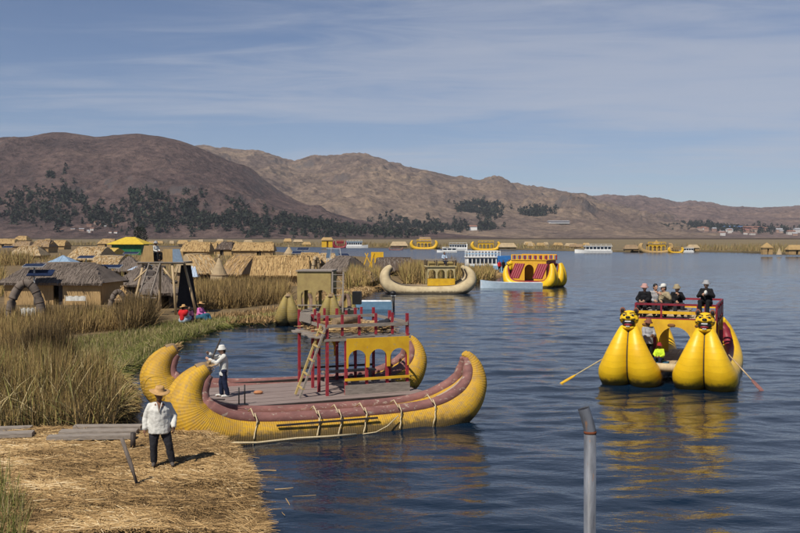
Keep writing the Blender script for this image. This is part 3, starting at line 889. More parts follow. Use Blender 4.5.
# bits of reed floating by the banks
nf = 70
A_ = np.array(edge_line[3:] ); s_ = rng.uniform(0, len(A_) - 1.001, nf); i_ = s_.astype(int); P_ = A_[i_] + (A_[i_ + 1] - A_[i_]) * (s_ - i_)[:, None] + np.stack([rng.exponential(.35, nf), rng.exponential(.2, nf)], 1)
B_ = np.array(bank_line); s_ = rng.uniform(0, len(B_) - 1.001, nf); i_ = s_.astype(int); Q_ = B_[i_] + (B_[i_ + 1] - B_[i_]) * (s_ - i_)[:, None] + np.stack([rng.exponential(.5, nf), -rng.exponential(.5, nf)], 1)
P_ = np.concatenate([P_, Q_]); a_ = rng.uniform(0, 6.28, 2 * nf)
o = straws('floating_reeds', np.stack([P_[:, 0], P_[:, 1], wave_h(P_[:, 0], P_[:, 1]) + .006], 1), np.stack([np.cos(a_), np.sin(a_), np.zeros(2 * nf)], 1), rng.uniform(.1, .5, 2 * nf), rng.uniform(.01, .025, 2 * nf), M_STRAW, np.clip(rng.normal(.4, .25, 2 * nf), 0, 1))
tag(o, 'bits of cut reed floating beside the banks', 'straw', None, 'stuff')
bed('village_reeds', [(5, 258), (100, 256), (190, 257), (260, 257), (330, 262), (345, 278), (262, 283), (180, 285), (110, 296), (60, 275)], 9000, 0.4, 1.5, 0.09, 'short dry reeds growing among the huts', tint=(0.42, 0.16), gap=0.5)
# ================================================================== PEOPLE
def remesh(o, voxel, it=3, fac=0.5, crease=None):
    m = o.modifiers.new('remesh', 'REMESH'); m.mode = 'VOXEL'; m.voxel_size = voxel; m.use_smooth_shade = True
    s = o.modifiers.new('smooth', 'SMOOTH'); s.iterations = it; s.factor = fac
    if crease:
        tx = bpy.data.textures.get('cloth_folds') or bpy.data.textures.new('cloth_folds', 'CLOUDS')
        tx.noise_scale = 0.11; tx.noise_depth = 2
        d = o.modifiers.new('folds', 'DISPLACE'); d.texture = tx; d.strength = crease; d.mid_level = 0.5; d.texture_coords = 'LOCAL'
    return o
STAND = dict(pelvis=(0, 0, .80), chest=(0, 0, 1.12), neck=(0, 0, 1.27), head=(0, -.015, 1.40),
             shL=(-.17, 0, 1.22), shR=(.17, 0, 1.22), elL=(-.22, .02, .98), elR=(.22, .02, .98),
             wrL=(-.23, -.05, .76), wrR=(.23, -.05, .76), hipL=(-.085, 0, .78), hipR=(.085, 0, .78),
             knL=(-.10, -.02, .43), knR=(.10, -.02, .43), anL=(-.11, .01, .07), anR=(.11, .01, .07))
SIT = dict(STAND, pelvis=(0, .05, .12), chest=(0, .02, .44), neck=(0, -.01, .59), head=(0, -.04, .72), shL=(-.165, 0, .54), shR=(.165, 0, .54),
           elL=(-.22, -.08, .32), elR=(.22, -.08, .32), wrL=(-.10, -.27, .26), wrR=(.10, -.27, .26), hipL=(-.09, .03, .11), hipR=(.09, .03, .11),
           knL=(-.13, -.36, .16), knR=(.13, -.36, .16), anL=(-.12, -.40, -.22), anR=(.12, -.40, -.22))
def hand(mb, el, wr, side, r=0.0095, curl=0.5, s=1.0):
    """palm, four fingers of their own length and a thumb on the side of the palm"""
    el = Vector(el); wr = Vector(wr); d = (wr - el).normalized()
    inw = Vector((-side, 0, 0)); inw = (inw - d * inw.dot(d)).normalized()      # palm faces the body
    fwd = d.cross(inw) * side
    if fwd.y > 0: fwd = -fwd
    c = wr + d * 0.055 * s
    for k, (off, ln) in enumerate(((.030, .062), (.010, .072), (-.010, .068), (-.029, .054))):
        a = wr + d * .085 * s + fwd * off * s
        m_ = a + (d * math.cos(curl * .5) + inw * math.sin(curl * .5)) * ln * .5 * s
        e = m_ + (d * math.cos(curl * 1.4) + inw * math.sin(curl * 1.4)) * ln * .5 * s
        mb.capsule(wr + d * .03 * s + fwd * off * .7 * s, a, .014 * s, r * 1.15, 8)
        mb.capsule(a, m_, r * 1.1, r, 8); mb.capsule(m_, e, r, r * .8, 8)
    t0 = wr + d * .03 * s + fwd * .03 * s; t1 = t0 + (d * .6 + fwd * .7 + inw * .3).normalized() * .038 * s
    t2 = t1 + (d * .85 + fwd * .3 + inw * .35).normalized() * .032 * s
    mb.capsule(t0, t1, r * 1.35, r * 1.1, 8); mb.capsule(t1, t2, r * 1.1, r * .85, 8)
    mb.capsule(wr, c, .026 * s, .028 * s, 8)
def person(label, loc, rz=0.0, pose=None, skin=None, top=None, legs=None, hat=None, hair=None, voxel=0.013, bulk=1.0, scale=1.0,
           group=None, skirt=None, shoes=None, sleeve=1.0, turn=0.0, tilt=0.0, hem=0.0, cat='person', shawl=None, face=False):
    J = dict(STAND); J.update(pose or {})
    J = {k: Vector(v) for k, v in J.items()}
    skin = skin or SKIN
    root = empty('person', loc, rz, label, cat, group)
    root.scale = (scale,) * 3
    b = MB()
    hd = J['head']; HR = Matrix.Rotation(turn, 3, 'Z') @ Matrix.Rotation(tilt, 3, 'X')
    H = lambda x, y, z: hd + HR @ Vector((x, y, z))
    b.ball(H(0, .012, .02), (.076, .092, .098), 16, 10, HR)
    b.ball(H(0, -.025, -.035), (.058, .066, .075), 14, 8, HR)              # jaw
    b.capsule(H(0, -.088, .018), H(0, -.108, -.018), .010, .017, 8)          # nose
    b.ball(H(0, -.082, -.058), (.026, .014, .010), 8, 6, HR)               # lips
    b.ball(H(-.032, -.080, .030), (.022, .012, .008), 8, 6, HR); b.ball(H(.032, -.080, .030), (.022, .012, .008), 8, 6, HR)   # brows
    for s in (-1, 1): b.ball(H(.079 * s, .01, -.005), (.010, .022, .032), 8, 6, HR)   # ears
    b.capsule(J['neck'] - Vector((0, 0, .05)), H(0, .02, -.05), .055, .05)
    b.capsule(J['pelvis'], J['chest'], .115 * bulk, .125 * bulk)
    b.capsule(J['neck'] - Vector((0, 0, .06)), J['shL'], .06, .05); b.capsule(J['neck'] - Vector((0, 0, .06)), J['shR'], .06, .05)
    for sd, sg in (('L', -1), ('R', 1)):
        b.capsule(J['sh' + sd], J['el' + sd], .050, .040); b.capsule(J['el' + sd], J['wr' + sd], .038, .026)
        hand(b, J['el' + sd], J['wr' + sd], sg, max(.0095, voxel * 0.85), 0.6, 1.0)
        b.capsule(J['hip' + sd], J['kn' + sd], .075, .052); b.capsule(J['kn' + sd], J['an' + sd], .050, .034)
        an = J['an' + sd]; fd = Vector(((.02 * sg), -1, 0)).normalized()
        b.capsule(an + Vector((0, .02, -.03)), an + fd * .13 + Vector((0, 0, -.04)), .036, .028)
    body = remesh(b.build('body', skin, root), voxel, 2, 0.4)
    if face:
        for s in (-1, 1):
            e = MB(); e.ball(H(.031 * s, -.079, .014), (.013, .008, .008), 8, 6); e.build('eye', EYE, root)
    if top:
        j = MB()
        ax_ = (J['chest'] - J['pelvis']).normalized(); p0 = J['pelvis'] - ax_ * (.10 + hem)
        j.tube([p0, J['pelvis'], J['pelvis'].lerp(J['chest'], .5), J['chest'], J['chest'] + ax_ * .09], [.142 * bulk, .138 * bulk, .138 * bulk, .136 * bulk, .10 * bulk], 16, True, True, (1, 0, 0), 1.24)
        for sd in 'LR':
            j.capsule(J['neck'] - Vector((0, 0, .055)), J['sh' + sd] * .86 + J['chest'] * .14, .072, .072); j.capsule(J['sh' + sd] * .9 + J['chest'] * .1, J['chest'].lerp(J['sh' + sd], .3) - ax_ * .05, .07, .10 * bulk)
        j.capsule(J['chest'], J['neck'] - Vector((0, 0, .05)), .125 * bulk, .064)
        for sd in 'LR':
            w = J['el' + sd].lerp(J['wr' + sd], .93 * sleeve)
            j.capsule(J['sh' + sd] * .93 + J['chest'] * .07, J['el' + sd], .070, .064); j.capsule(J['el' + sd], w, .062, .052)
        jk = remesh(j.build('jacket', top, root), max(voxel, .012), 3, .5, .03)
        if shawl:
            s_ = MB(); s_.capsule(J['chest'] + Vector((-.08, .05, .02)), J['chest'] + Vector((.08, .05, .02)), .17, .17); s_.capsule(J['shL'], J['shR'], .10, .10)
            s_.capsule(J['chest'] + Vector((0, .07, 0)), J['pelvis'] + Vector((0, .08, .08)), .15, .13)
            remesh(s_.build('shawl', shawl, root), max(voxel, .015), 3, .5, .02)
    if legs:
        p = MB()
        p.capsule(J['hipL'], J['hipR'], .105 * bulk, .105 * bulk); p.capsule(J['pelvis'], J['pelvis'] + Vector((0, 0, .06)), .125 * bulk, .12 * bulk)
        for sd in 'LR':
            p.capsule(J['hip' + sd], J['kn' + sd], .094 * bulk, .080); p.capsule(J['kn' + sd], J['an' + sd] + Vector((0, 0, .03)), .078, .068)
        remesh(p.build('trousers', legs, root), max(voxel, .012), 3, .5, .022)
    if skirt:
        p = MB(); p.capsule(J['pelvis'], J['pelvis'] + Vector((0, 0, .08)), .19, .14)
        for sd in 'LR':
            p.capsule(J['hip' + sd], J['kn' + sd], .16, .15); p.capsule(J['kn' + sd], J['kn' + sd].lerp(J['an' + sd], .7), .14, .13)
        p.capsule(J['knL'], J['knR'], .14, .14); p.capsule((J['hipL'] + J['hipR']) / 2, (J['knL'] + J['knR']) / 2, .16, .15)
        remesh(p.build('skirt', skirt, root), max(voxel, .015), 3, .5, .03)
    if shoes:
        for sd, sg in (('L', -1), ('R', 1)):
            s_ = MB(); an = J['an' + sd]; fd = Vector((.1 * sg, -1, 0)).normalized()
            s_.capsule(an + Vector((0, .025, -.028)), an + fd * .15 + Vector((0, 0, -.036)), .044, .036, 10)
            s_.capsule(an + Vector((0, .02, -.02)), an + Vector((0, .01, .02)), .045, .045, 10)
            remesh(s_.build('shoe', shoes, root), .012, 2)
    if hair:
        h = MB(); h.ball(H(0, .026, .034), (.086, .094, .096), 14, 9, HR); h.ball(H(0, .06, -.03), (.07, .05, .07), 12, 8, HR)
        remesh(h.build('hair', hair, root), .013, 2)
    if hat:
        kind, hm = hat
        h = MB()
        if kind == 'brim':      # straw hat with an uneven brim and a dented crown
            prof = [(.074, .0), (.190, -.014), (.205, -.004), (.198, .004), (.120, .012), (.094, .022), (.090, .075), (.078, .108), (.045, .118), (.012, .106)]
        elif kind == 'bucket':
            prof = [(.085, 0), (.150, -.035), (.152, -.028), (.098, .018), (.092, .06), (.075, .088), (.03, .100), (.008, .101)]
        else:                   # cap
            prof = [(.09, -.02), (.100, -.018), (.102, .02), (.094, .06), (.066, .092), (.03, .104), (.006, .106)]
        h.lathe(prof, 22)
        if kind == 'cap':
            h.ball((0, -.115, -.008), (.075, .075, .012), 12, 6)
        o = h.build('hat', hm, root, H(0, .008, .068)); o.rotation_euler = (HR.to_euler().x - .06, 0.05, turn)
        for v in o.data.vertices:
            if kind == 'brim': v.co.z += .022 * (abs(v.co.x) / .2) ** 2 - .012 * (abs(v.co.y) / .2) ** 2
    return root

# the man standing on the straw
man = person('man in white shirt and straw hat standing on the straw platform', gp(158, 467, .38), R(14),
    dict(shL=(-.185, 0, 1.19), shR=(.185, .02, 1.18), elL=(-.265, .05, .96), wrL=(-.28, -.03, .74), elR=(.28, .06, .965), wrR=(.275, -.10, .78),
         hipL=(-.09, 0, .77), hipR=(.09, 0, .77), knL=(-.115, -.03, .42), anL=(-.11, .02, .075), knR=(.175, -.06, .42), anR=(.235, -.03, .075), head=(.005, -.03, 1.405)),
    top=C_WHITE, legs=C_CHAR, hat=('brim', STRAWHAT), hair=HAIR, voxel=.0075, bulk=1.27, shoes=M('dusty_shoes', (.10, .085, .075), (.06, .05, .045), 9), hem=.05, turn=R(12), tilt=R(14), face=True, scale=1.02)
# open collar of the shirt
c_ = MB(); c_.tube([(-.052, -.135, 1.27), (-.03, -.172, 1.19), (0, -.192, 1.09), (.03, -.172, 1.19), (.052, -.135, 1.27)], [.011] * 5, 6)
c_.build('collar', C_WHITE, man)
c_ = MB(); c_.tube([(0, -.165, 1.24), (0, -.193, 1.10)], [.020, .006], 6); c_.build('collar_opening', SKIN, man)

# ================================================================== REED BOATS
def boat_root(name, p_bow, yaw, half, lat_half, label, group=None):
    """root in the middle of the boat; local x runs bow to stern, y to the far hull"""
    c = Vector((p_bow[0], p_bow[1], 0)) + Matrix.Rotation(yaw, 3, 'Z') @ Vector((half, lat_half, 0))
    return empty(name, c, yaw, label, 'boat', group)
def boat_world(root, p):
    return Matrix.Translation(root.location) @ root.rotation_euler.to_matrix().to_4x4() @ Vector(p)

def make_hull(root, spine, s0, lat, hm, gm, w=0.42, rref=0.55, nlobe=18, tips=None, gun_r=0.14, gun=True, name='hull', tuft=True, gun_lat=0.95, gun_in=0.86, res=7):
    """two lashed bundles side by side that meet in the raised ends, with a gunwale roll on each"""
    C = catmull(spine, res)
    hull = None
    pts = [Vector((c[0] + s0, 0, c[1])) for c in C]; rad = [max(c[2], .02) for c in C]
    tang = [(pts[min(i + 1, len(pts) - 1)] - pts[max(i - 1, 0)]).normalized() for i in range(len(pts))]
    ups = [Vector((-t.z, 0, t.x)) for t in tang]                 # towards the inside of the curl
    for sg in (-1, 1):
        mb = MB()
        mb.tube([p + Vector((0, lat + sg * w * (r / rref) ** 0.9, 0)) for p, r in zip(pts, rad)], rad, nlobe, True, True, (0, 1, 0))
        o = mb.build('reed_bundle' if hull else name, hm, hull or root)
        if hull is None: hull = o
        o.matrix_parent_inverse.identity()
    if gun:
        a = int(len(pts) * .02); b = int(len(pts) * .985)
        for sg in (-1, 1):
            mb = MB()
            gpnt = [p + u * r * gun_in + Vector((0, lat + sg * gun_lat * w * (r / rref), 0)) for p, u, r in zip(pts, ups, rad)][a:b]
            gr = [min(gun_r, r * .75) for r in rad][a:b]
            mb.tube(gpnt, gr, 12, True, True, (0, 1, 0))
            mb.build('gunwale', gm, root)
    if tuft:
        for end in tuft:
            i = 0 if end == 'bow' else len(pts) - 1
            d = -tang[0] if end == 'bow' else tang[-1]
            n = 90
            B = np.array(pts[i]) + np.array([0, lat, 0]) + rng.normal(0, .06, (n, 3))
            dd = np.array(d) + rng.normal(0, .22, (n, 3)); dd /= np.linalg.norm(dd, axis=1)[:, None]
            L_ = rng.uniform(.15, .42, n)
            o = straws('reed_tuft', B, dd, L_, rng.uniform(.012, .022, n), M_STRAW, np.clip(rng.normal(.42, .2, n), 0, 1), hull)
            tag(o, None, None, None, 'stuff')
            mb = MB(); e = pts[i] + Vector((0, lat, 0))
            mb.tube([e - d * .18, e - d * .02, e + d * .08], [rad[i] * 1.5 + .05, rad[i] * 1.25 + .03, rad[i] * .9 + .02], 12, True, True, (0, 1, 0))
            mb.build('reed_tip', T_TAN, hull)
    return hull, pts, rad, ups

def arch_panel(mb, x0, x1, ztop, zspring, zbase, n, pier, y, th, axis='x', ends=0.0):
    """thin board along x (or y) with n round arches cut into its lower edge"""
    cells = []
    L = (x1 - x0); cell = (L - 2 * ends) / n
    xs = []; zs = []
    if ends: xs += [x0, x0 + ends]; zs += [zbase, zbase]
    for k in range(n):
        c = x0 + ends + cell * (k + .5); r = cell / 2 - pier / 2
        xs += [c - cell / 2, c - r - 1e-4]; zs += [zbase, zbase]
        for i in range(15):
            a = math.pi * i / 14
            xs.append(c - r * math.cos(a)); zs.append(zspring + r * math.sin(a) * min(1.0, (ztop - zspring - .07) / r))
        xs += [c + r + 1e-4, c + cell / 2]; zs += [zbase, zbase]
    if ends: xs += [x1 - ends, x1]; zs += [zbase, zbase]
    for i in range(len(xs) - 1):
        if xs[i + 1] - xs[i] < 1e-6: continue
        P = []
        for yy in (y, y + th):
            for xx, z_ in ((xs[i], zs[i]), (xs[i + 1], zs[i + 1]), (xs[i + 1], ztop), (xs[i], ztop)):
                P.append((xx, yy, z_) if axis == 'x' else (yy, xx, z_))
        b = mb.addv(P)
        for q in ((0, 1, 2, 3), (7, 6, 5, 4), (0, 4, 5, 1), (2, 6, 7, 3), (1, 5, 6, 2), (3, 7, 4, 0)):
            mb.face([b + k for k in q])
    return mb

def ladder(root_or_none, a0, a1, side, n, mat, mat2, name='ladder', rad=.028, label=None):
    """two rails from a0 (foot) to a1 (head) and n rungs; side = offset of the second rail"""
    a0 = Vector(a0); a1 = Vector(a1); side = Vector(side)
    m = MB(); m.bar(a0, a1, rad * 2, rad * 1.6); l = m.build(name, mat, root_or_none)
    m = MB(); m.bar(a0 + side, a1 + side, rad * 2, rad * 1.6); m.build('rail', mat2, l)
    for k in range(n):
        t = (k + .6) / n
        p = a0.lerp(a1, t)
        m = MB(); m.bar(p - side * .08, p + side * 1.08, .075, .03); m.build('rung', mat2, l)
    return l

# ------------------------------------------------------------------ the large worn yellow boat in the middle
YAW = R(22.5)
SP = [(1.10, 1.74, .14), (.85, 1.56, .23), (.64, 1.26, .34), (.58, .88, .45), (.80, .46, .52), (1.4, .12, .54), (2.3, -.02, .52), (4.0, -.06, .50), (6.2, -.04, .50), (7.3, .10, .50), (8.02, .46, .44), (8.38, .92, .33), (8.43, 1.32, .235), (8.35, 1.60, .155), (8.22, 1.78, .09)]
HALF = 4.1; SPC = 4.9
main = boat_root('reed_boat', (-5.79, 22.9), YAW, HALF, SPC / 2, 'large worn yellow reed boat with red framed cabin and maroon gunwales beside the straw platform')
hn, pn, rn, un = make_hull(main, SP, -HALF, -SPC / 2, H_OLD, MAROON, nlobe=28, tuft=('bow',), name='hull', gun_r=.155, gun_lat=1.25, gun_in=1.0)
SPF = [(a + .02 if a < 2 else a + .40, z * .97, r) for a, z, r in SP]
hf, pf, rf, uf = make_hull(main, SPF, -HALF, SPC / 2, H_OLD, MAROON, nlobe=28, tuft=('bow',), name='hull', gun_r=.155, gun_lat=1.25, gun_in=1.0)
inner = cloth('faded_canvas', (.40, .32, .25))
for lat, pts_, rad_, ups_ in ((-SPC / 2, pn, rn, un), (SPC / 2, pf, rf, uf)):     # pale fill between the two gunwale rolls at the stern
    a = int(len(pts_) * .66); b_ = int(len(pts_) * .96)
    m = MB(); m.tube([p + u * r * .62 + Vector((0, lat, 0)) for p, u, r in zip(pts_, ups_, rad_)][a:b_], [r * .42 for r in rad_][a:b_], 10, True, True, (0, 1, 0), 1.1)
    m.build('stern_fill', inner, main)
# deck of separate planks
dk0, dk1 = -2.75, 3.35
nb = 15; wdt = (3.75) / nb
for k in range(nb):
    m = MB(); e0 = dk0 + random.uniform(-.12, .1) + (.25 if k < 3 else 0); e1 = dk1 + random.uniform(-.1, .1)
    m.box(((e0 + e1) / 2, -1.88 + wdt * (k + .5), .56 + random.uniform(-.006, .006)), (e1 - e0, wdt - .012, .04))
    m.build('deck_plank', DECKW, main)
m = MB()
for x in (-2.5, -1.2, .2, 1.6, 3.0): m.box((x, .05, .49), (.12, 3.6, .09))
m.build('deck_beam', DARKW, main)
for x0, x1, y, z in ((-2.9, 3.3, 1.98, .60), (-2.4, 3.3, -1.86, .575)):
    m = MB(); m.bar((x0, y, z), (x1, y, z + .02), .09, .09); m.build('deck_edge', DARKW, main)
m = MB(); m.bar((-1.45, -3.30, .36), (1.2, -3.30, .36), .05, .045); m.build('rubbing_strake', DARKW, main)
# lashings round the near hull
for xx in (-1.95, -.35, .34, .98, 1.75, 2.8):
    i = min(range(len(pn)), key=lambda k: abs(pn[k].x - xx) + (5 if pn[k].z > .5 else 0))
    m = MB(); P = []
    for k in range(15):
        a = R(62 + k * 13)
        P.append(pn[i] + Vector((random.uniform(-.02, .02), -SPC / 2 - .42, 0)) + Vector((.10 * math.sin(k * .5), math.cos(a) * .53, math.sin(a) * .53)))
    m.tube([P[0] + Vector((0, .05, .16)), P[0] + Vector((0, -.22, .28)), P[0] + Vector((0, -.52, .14))] + P[3:], .016, 6); m.build('lashing', ROPE, main)
    m = MB(); m.tube([P[0] + Vector((.04, -.46, .20)), P[0] + Vector((.07, -.56, .05)), P[0] + Vector((.03, -.62, -.10))], .014, 6); m.build('rope_end', ROPE, main)
m = MB(); i0 = Vector((1.75, -3.34, .38)); i1 = Vector((.75, -3.42, -.0))
m.tube([i0, i0.lerp(i1, .33) + Vector((0, -.06, -.10)), i0.lerp(i1, .66) + Vector((0, -.07, -.10)), i1], .014, 6); m.build('slack_rope', ROPE, main)
m = MB(); m.tube([(-2.9, -3.5, .10), (-2.0, -3.52, .03), (-1.0, -3.49, .05), (-.2, -3.5, .03), (.55, -3.47, .02)], .028, 6); m.build('waterline_rope', ROPE, main)
# cabin
cx0, cx1, cy0, cy1, cz = .63, 3.03, -.90, 1.80, .58
FLOOR = 2.18
def post(x, y, z0, z1, w=.075, mat=REDP, name='post'):
    m = MB(); m.box((x, y, (z0 + z1) / 2), (w, w, z1 - z0)); return m.build(name, mat, main)
xs_near = [cx0, cx0 + .55, cx0 + 1.165, cx0 + 1.78, cx1]
for k, x in enumerate(xs_near): post(x, cy0, cz, FLOOR - .09 if 0 < k < 4 else FLOOR + .62)
for x in (cx0, cx0 + 1.2, cx0 + 1.8, cx1): post(x, cy1, cz, FLOOR + .60)
post(cx0, cy0 + .75, cz, FLOOR + .64); post(cx0 + .05, cy0 + 1.5, cz, FLOOR + .55); post(cx1, (cy0 + cy1) / 2, cz, FLOOR + .6)
for x in (cx0 + .45, cx0 + .95, cx0 + 1.45, cx0 + 1.95): post(x, cy0 + .02, FLOOR + .05, FLOOR + .60 + random.uniform(-.08, .06), .065)
for x in (cx0 + .5, cx0 + .8, cx0 + 1.5, cx0 + 2.0): post(x, cy1, FLOOR + .05, FLOOR + .60 + random.uniform(-.08, .06), .065)
m = arch_panel(MB(), cx0 + .55, cx1 + .03, FLOOR - .03, FLOOR - .62, FLOOR - .86, 3, .10, cy0 - .075, .03); m.build('arched_panel', YELP, main)
m = arch_panel(MB(), cx0 + .55, cx1 + .03, FLOOR - .03, FLOOR - .62, FLOOR - .86, 3, .10, cy1 + .045, .03); m.build('arched_panel', YELP, main)
for k in range(9):      # floor boards of the upper deck, weathered and uneven
    y = cy0 - .02 + (cy1 - cy0 + .04) * (k + .5) / 9
    m = MB(); m.box(((cx0 + cx1) / 2 - .1 + random.uniform(-.1, .1), y, FLOOR + random.uniform(0, .02)), (2.75 + random.uniform(-.15, .15), .27, .035)); m.build('floor_board', WOOD, main)
for y in (cy0 - .02, cy1 + .01, (cy0 + cy1) / 2):
    m = MB(); m.bar((cx0 - .12, y, FLOOR - .055), (cx1 + .1, y, FLOOR - .055), .06, .07); m.build('floor_beam', WOOD, main)
for (a, b_, z, mt) in (((cx0, cy0), (cx1, cy0), .33, WOOD), ((cx0, cy1), (cx1, cy1), .36, WOOD), ((cx0, cy0), (cx0, cy1), .30, WOOD), ((cx1, cy0), (cx1, cy1), .36, WOOD)):
    m = MB(); m.bar((a[0], a[1] - .045, FLOOR + z), (b_[0], b_[1] - .045, FLOOR + z), .03, .09); m.build('upper_rail', mt, main)
m = MB(); m.box((cx0 - .045, cy0 + 1.9, FLOOR + .42), (.03, 1.0, .26)); m.build('rail_board', WOOD, main)
m = MB(); m.bar((cx0 + .5, cy0 - .06, cz + .42), (cx1 + .05, cy0 - .06, cz + .42), .04, .07); m.build('lower_rail', YELP, main)
m = MB(); m.bar((cx0 + .5, cy0 - .07, cz + .12), (cx1 + .05, cy0 - .07, cz + .12), .03, .30); m.build('side_board', WOOD, main)
m = MB(); m.bar((cx0, cy1, cz + .42), (cx1, cy1, cz + .42), .04, .06); m.build('lower_rail', DARKW, main)
for y in (cy0 + .35, cy1 - .35):
    m = MB(); m.box(((cx0 + cx1) / 2 + .25, y, cz + .32), (1.7, .3, .05)); 
    for x in (cx0 + .75, cx1 - .3): m.box((x, y, cz + .15), (.05, .24, .30))
    m.build('bench', WOOD, main)
lad = ladder(main, (cx0 - .80, cy0 - .05, cz + .02), (cx0 - .06, cy0 - .05, FLOOR + .30), (-.0, .42, .02), 5, WOOD, M('yellowed_wood', (.46, .34, .12), (.30, .22, .10), 6), rad=.032)
# heap of cut reeds on the upper deck
n = 420
C_ = np.stack([rng.uniform(.75, 2.95, n), rng.uniform(-.7, 1.6, n), FLOOR + .05 + rng.uniform(0, .2, n)], 1); a = rng.normal(.1, .5, n)
o = straws('reed_heap', C_, np.stack([np.cos(a), np.sin(a), rng.normal(0, .05, n)], 1), rng.uniform(.4, 1.1, n), rng.uniform(.012, .025, n), M_STRAW, np.clip(rng.normal(.35, .25, n), 0, 1))
o.location = main.location; o.rotation_euler = main.rotation_euler
tag(o, 'loose heap of cut reeds on the upper deck of the red framed cabin', 'straw', None, 'stuff')
m = MB(); m.tube([(-.55, 0, .11), (0, .02, .12), (.5, .0, .11)], [.11, .12, .10], 10)
o = m.build('rolled_mat', T_TAN, None, boat_world(main, (1.7, .5, FLOOR + .22)), (0, 0, YAW + .5)); tag(o, 'rolled brown reed mat lying on the upper deck straw', 'mat')
m = MB(); m.ball((0, 0, .13), (.26, .20, .15), 12, 8); m.ball((.16, .05, .22), (.10, .09, .10), 10, 6)
o = remesh(m.build('dark_sack', C_CHAR, None, boat_world(main, (2.5, -.35, FLOOR + .12)), (0, 0, .4)), .02, 3, .5, .03); tag(o, 'dark sack at the right end of the upper deck', 'sack')
# bits on the deck
m = MB(); m.box((0, 0, .01), (.34, .22, .02)); m.tube([(-.06, 0, .02), (-.06, 0, .46)], .018, 6); m.tube([(.10, .03, .02), (.10, .03, .52)], .018, 6)
o = m.build('iron_bracket', BLACK, None, boat_world(main, (-1.88, -1.35, .582)), (0, 0, YAW)); tag(o, 'black iron bracket with two upright rods on the boat deck', 'bracket')
m = MB(); m.ball((0, 0, .05), (.14, .10, .055), 10, 6)
o = m.build('cloth_bundle', M('orange_cloth', (.5, .22, .10), None, 9), None, boat_world(main, (-1.05, .15, .578)), (0, 0, .3)); tag(o, 'small orange cloth bundle lying on the deck planks', 'cloth')
for k, (x, y, a, ln) in enumerate(((-2.55, -1.0, -.9, 1.1), (-2.3, -1.2, -1.15, 1.0), (-2.7, -.7, -.4, .9))):
    m = MB(); m.tube([(-ln / 2, 0, .03), (ln * .2, 0, .035)], .02, 6); m.box((ln * .38, 0, .03), (ln * .4, .12, .025))
    o = m.build('paddle', DARKW, None, boat_world(main, (x, y, .578 + k * .03)), (0, 0, YAW + a))
    tag(o, ['short dark paddle lying nearest the hull at the bow', 'dark paddle lying across the bow deck behind the poling person', 'dark paddle lying flat at the inner bow end of the deck'][k], 'paddle', 'paddles on the bow deck')
# person poling
pw = gp(223, 397.5, .58)
person('person in white jacket and white cap poling the worn yellow boat', pw, R(-75), dict(
    head=(0, -.05, 1.38), elL=(-.16, -.24, 1.16), wrL=(-.08, -.40, 1.28), elR=(.17, -.22, 1.02), wrR=(.06, -.42, 1.13),
    anL=(-.09, -.06, .075), knL=(-.09, -.07, .43), anR=(.09, .10, .075), knR=(.09, .02, .43)),
    skin=SKINL, top=C_WHITE, legs=C_NAVY, hat=('bucket', C_WHITE), hair=HAIR, voxel=.011, bulk=.95, shoes=C_WHITE, hem=.06, tilt=R(8), scale=.93)
m = MB()
a = pw + Matrix.Rotation(R(-75), 3, 'Z') @ Vector((.01, -.455, 1.30)); b_ = pw + Matrix.Rotation(R(-75), 3, 'Z') @ Vector((-.0, -.50, 1.17))
top_ = pw + Vector((-.08, .0, 1.60)); bot_ = Vector((-5.62, 25.9, .55))
m.tube([top_, (top_ + bot_) / 2 + Vector((0, 0, .01)), bot_], [.022, .026, .03], 8)
o = m.build('pole', DARKW); tag(o, 'dark boat pole held by the person in the white jacket', 'pole')
# ------------------------------------------------------------------ bright yellow boat with puma heads on the right
YR = R(68)                # local x = bow to stern, pointing away and to the right
bowR = gp(704.5, 393.2)       # right hand hull
right = empty('reed_boat', (0, 0, 0), YR, 'bright yellow reed boat with two puma head bows carrying passengers', 'boat')
ax = Matrix.Rotation(YR, 3, 'Z') @ Vector((1, 0, 0)); ay = Matrix.Rotation(YR, 3, 'Z') @ Vector((0, 1, 0))
SPR = [(.66, 1.94, .16), (.52, 1.72, .225), (.42, 1.36, .325), (.42, .95, .435), (.62, .50, .545), (1.2, .20, .55), (2.2, .08, .53), (4.5, .06, .52), (6.0, .12, .52), (6.9, .42, .50), (7.3, .95, .40), (7.35, 1.45, .27), (7.2, 1.80, .13)]
HR2 = 3.75; SPR2 = 2.42
right.location = bowR + ax * (HR2 - .05) + ay * (SPR2 / 2)
right.location.z = 0
for lat in (-SPR2 / 2, SPR2 / 2):
    make_hull(right, SPR, -HR2, lat, H_NEW, MAROON2, w=.47, nlobe=28, tuft=None, name='hull', gun_r=.20, gun_lat=1.05, gun_in=.75)
    # dark seam rope down the bow between the bundles
    C = catmull(SPR, 7)[:34]
    P = []
    for i, c in enumerate(C):
        c2 = C[min(i + 1, len(C) - 1)]; c1 = C[max(i - 1, 0)]
        t_ = Vector((c2[0] - c1[0], 0, c2[1] - c1[1])).normalized(); out = Vector((t_.z, 0, -t_.x))
        r_ = c[2]; off = .47 * (r_ / .55) ** .9
        P.append(Vector((c[0] - HR2, lat, c[1])) + out * (math.sqrt(max(r_ * r_ - off * off, 0)) + .02))
    m = MB(); m.tube(P, .022, 6); m.build('seam_rope', DARKW, right)
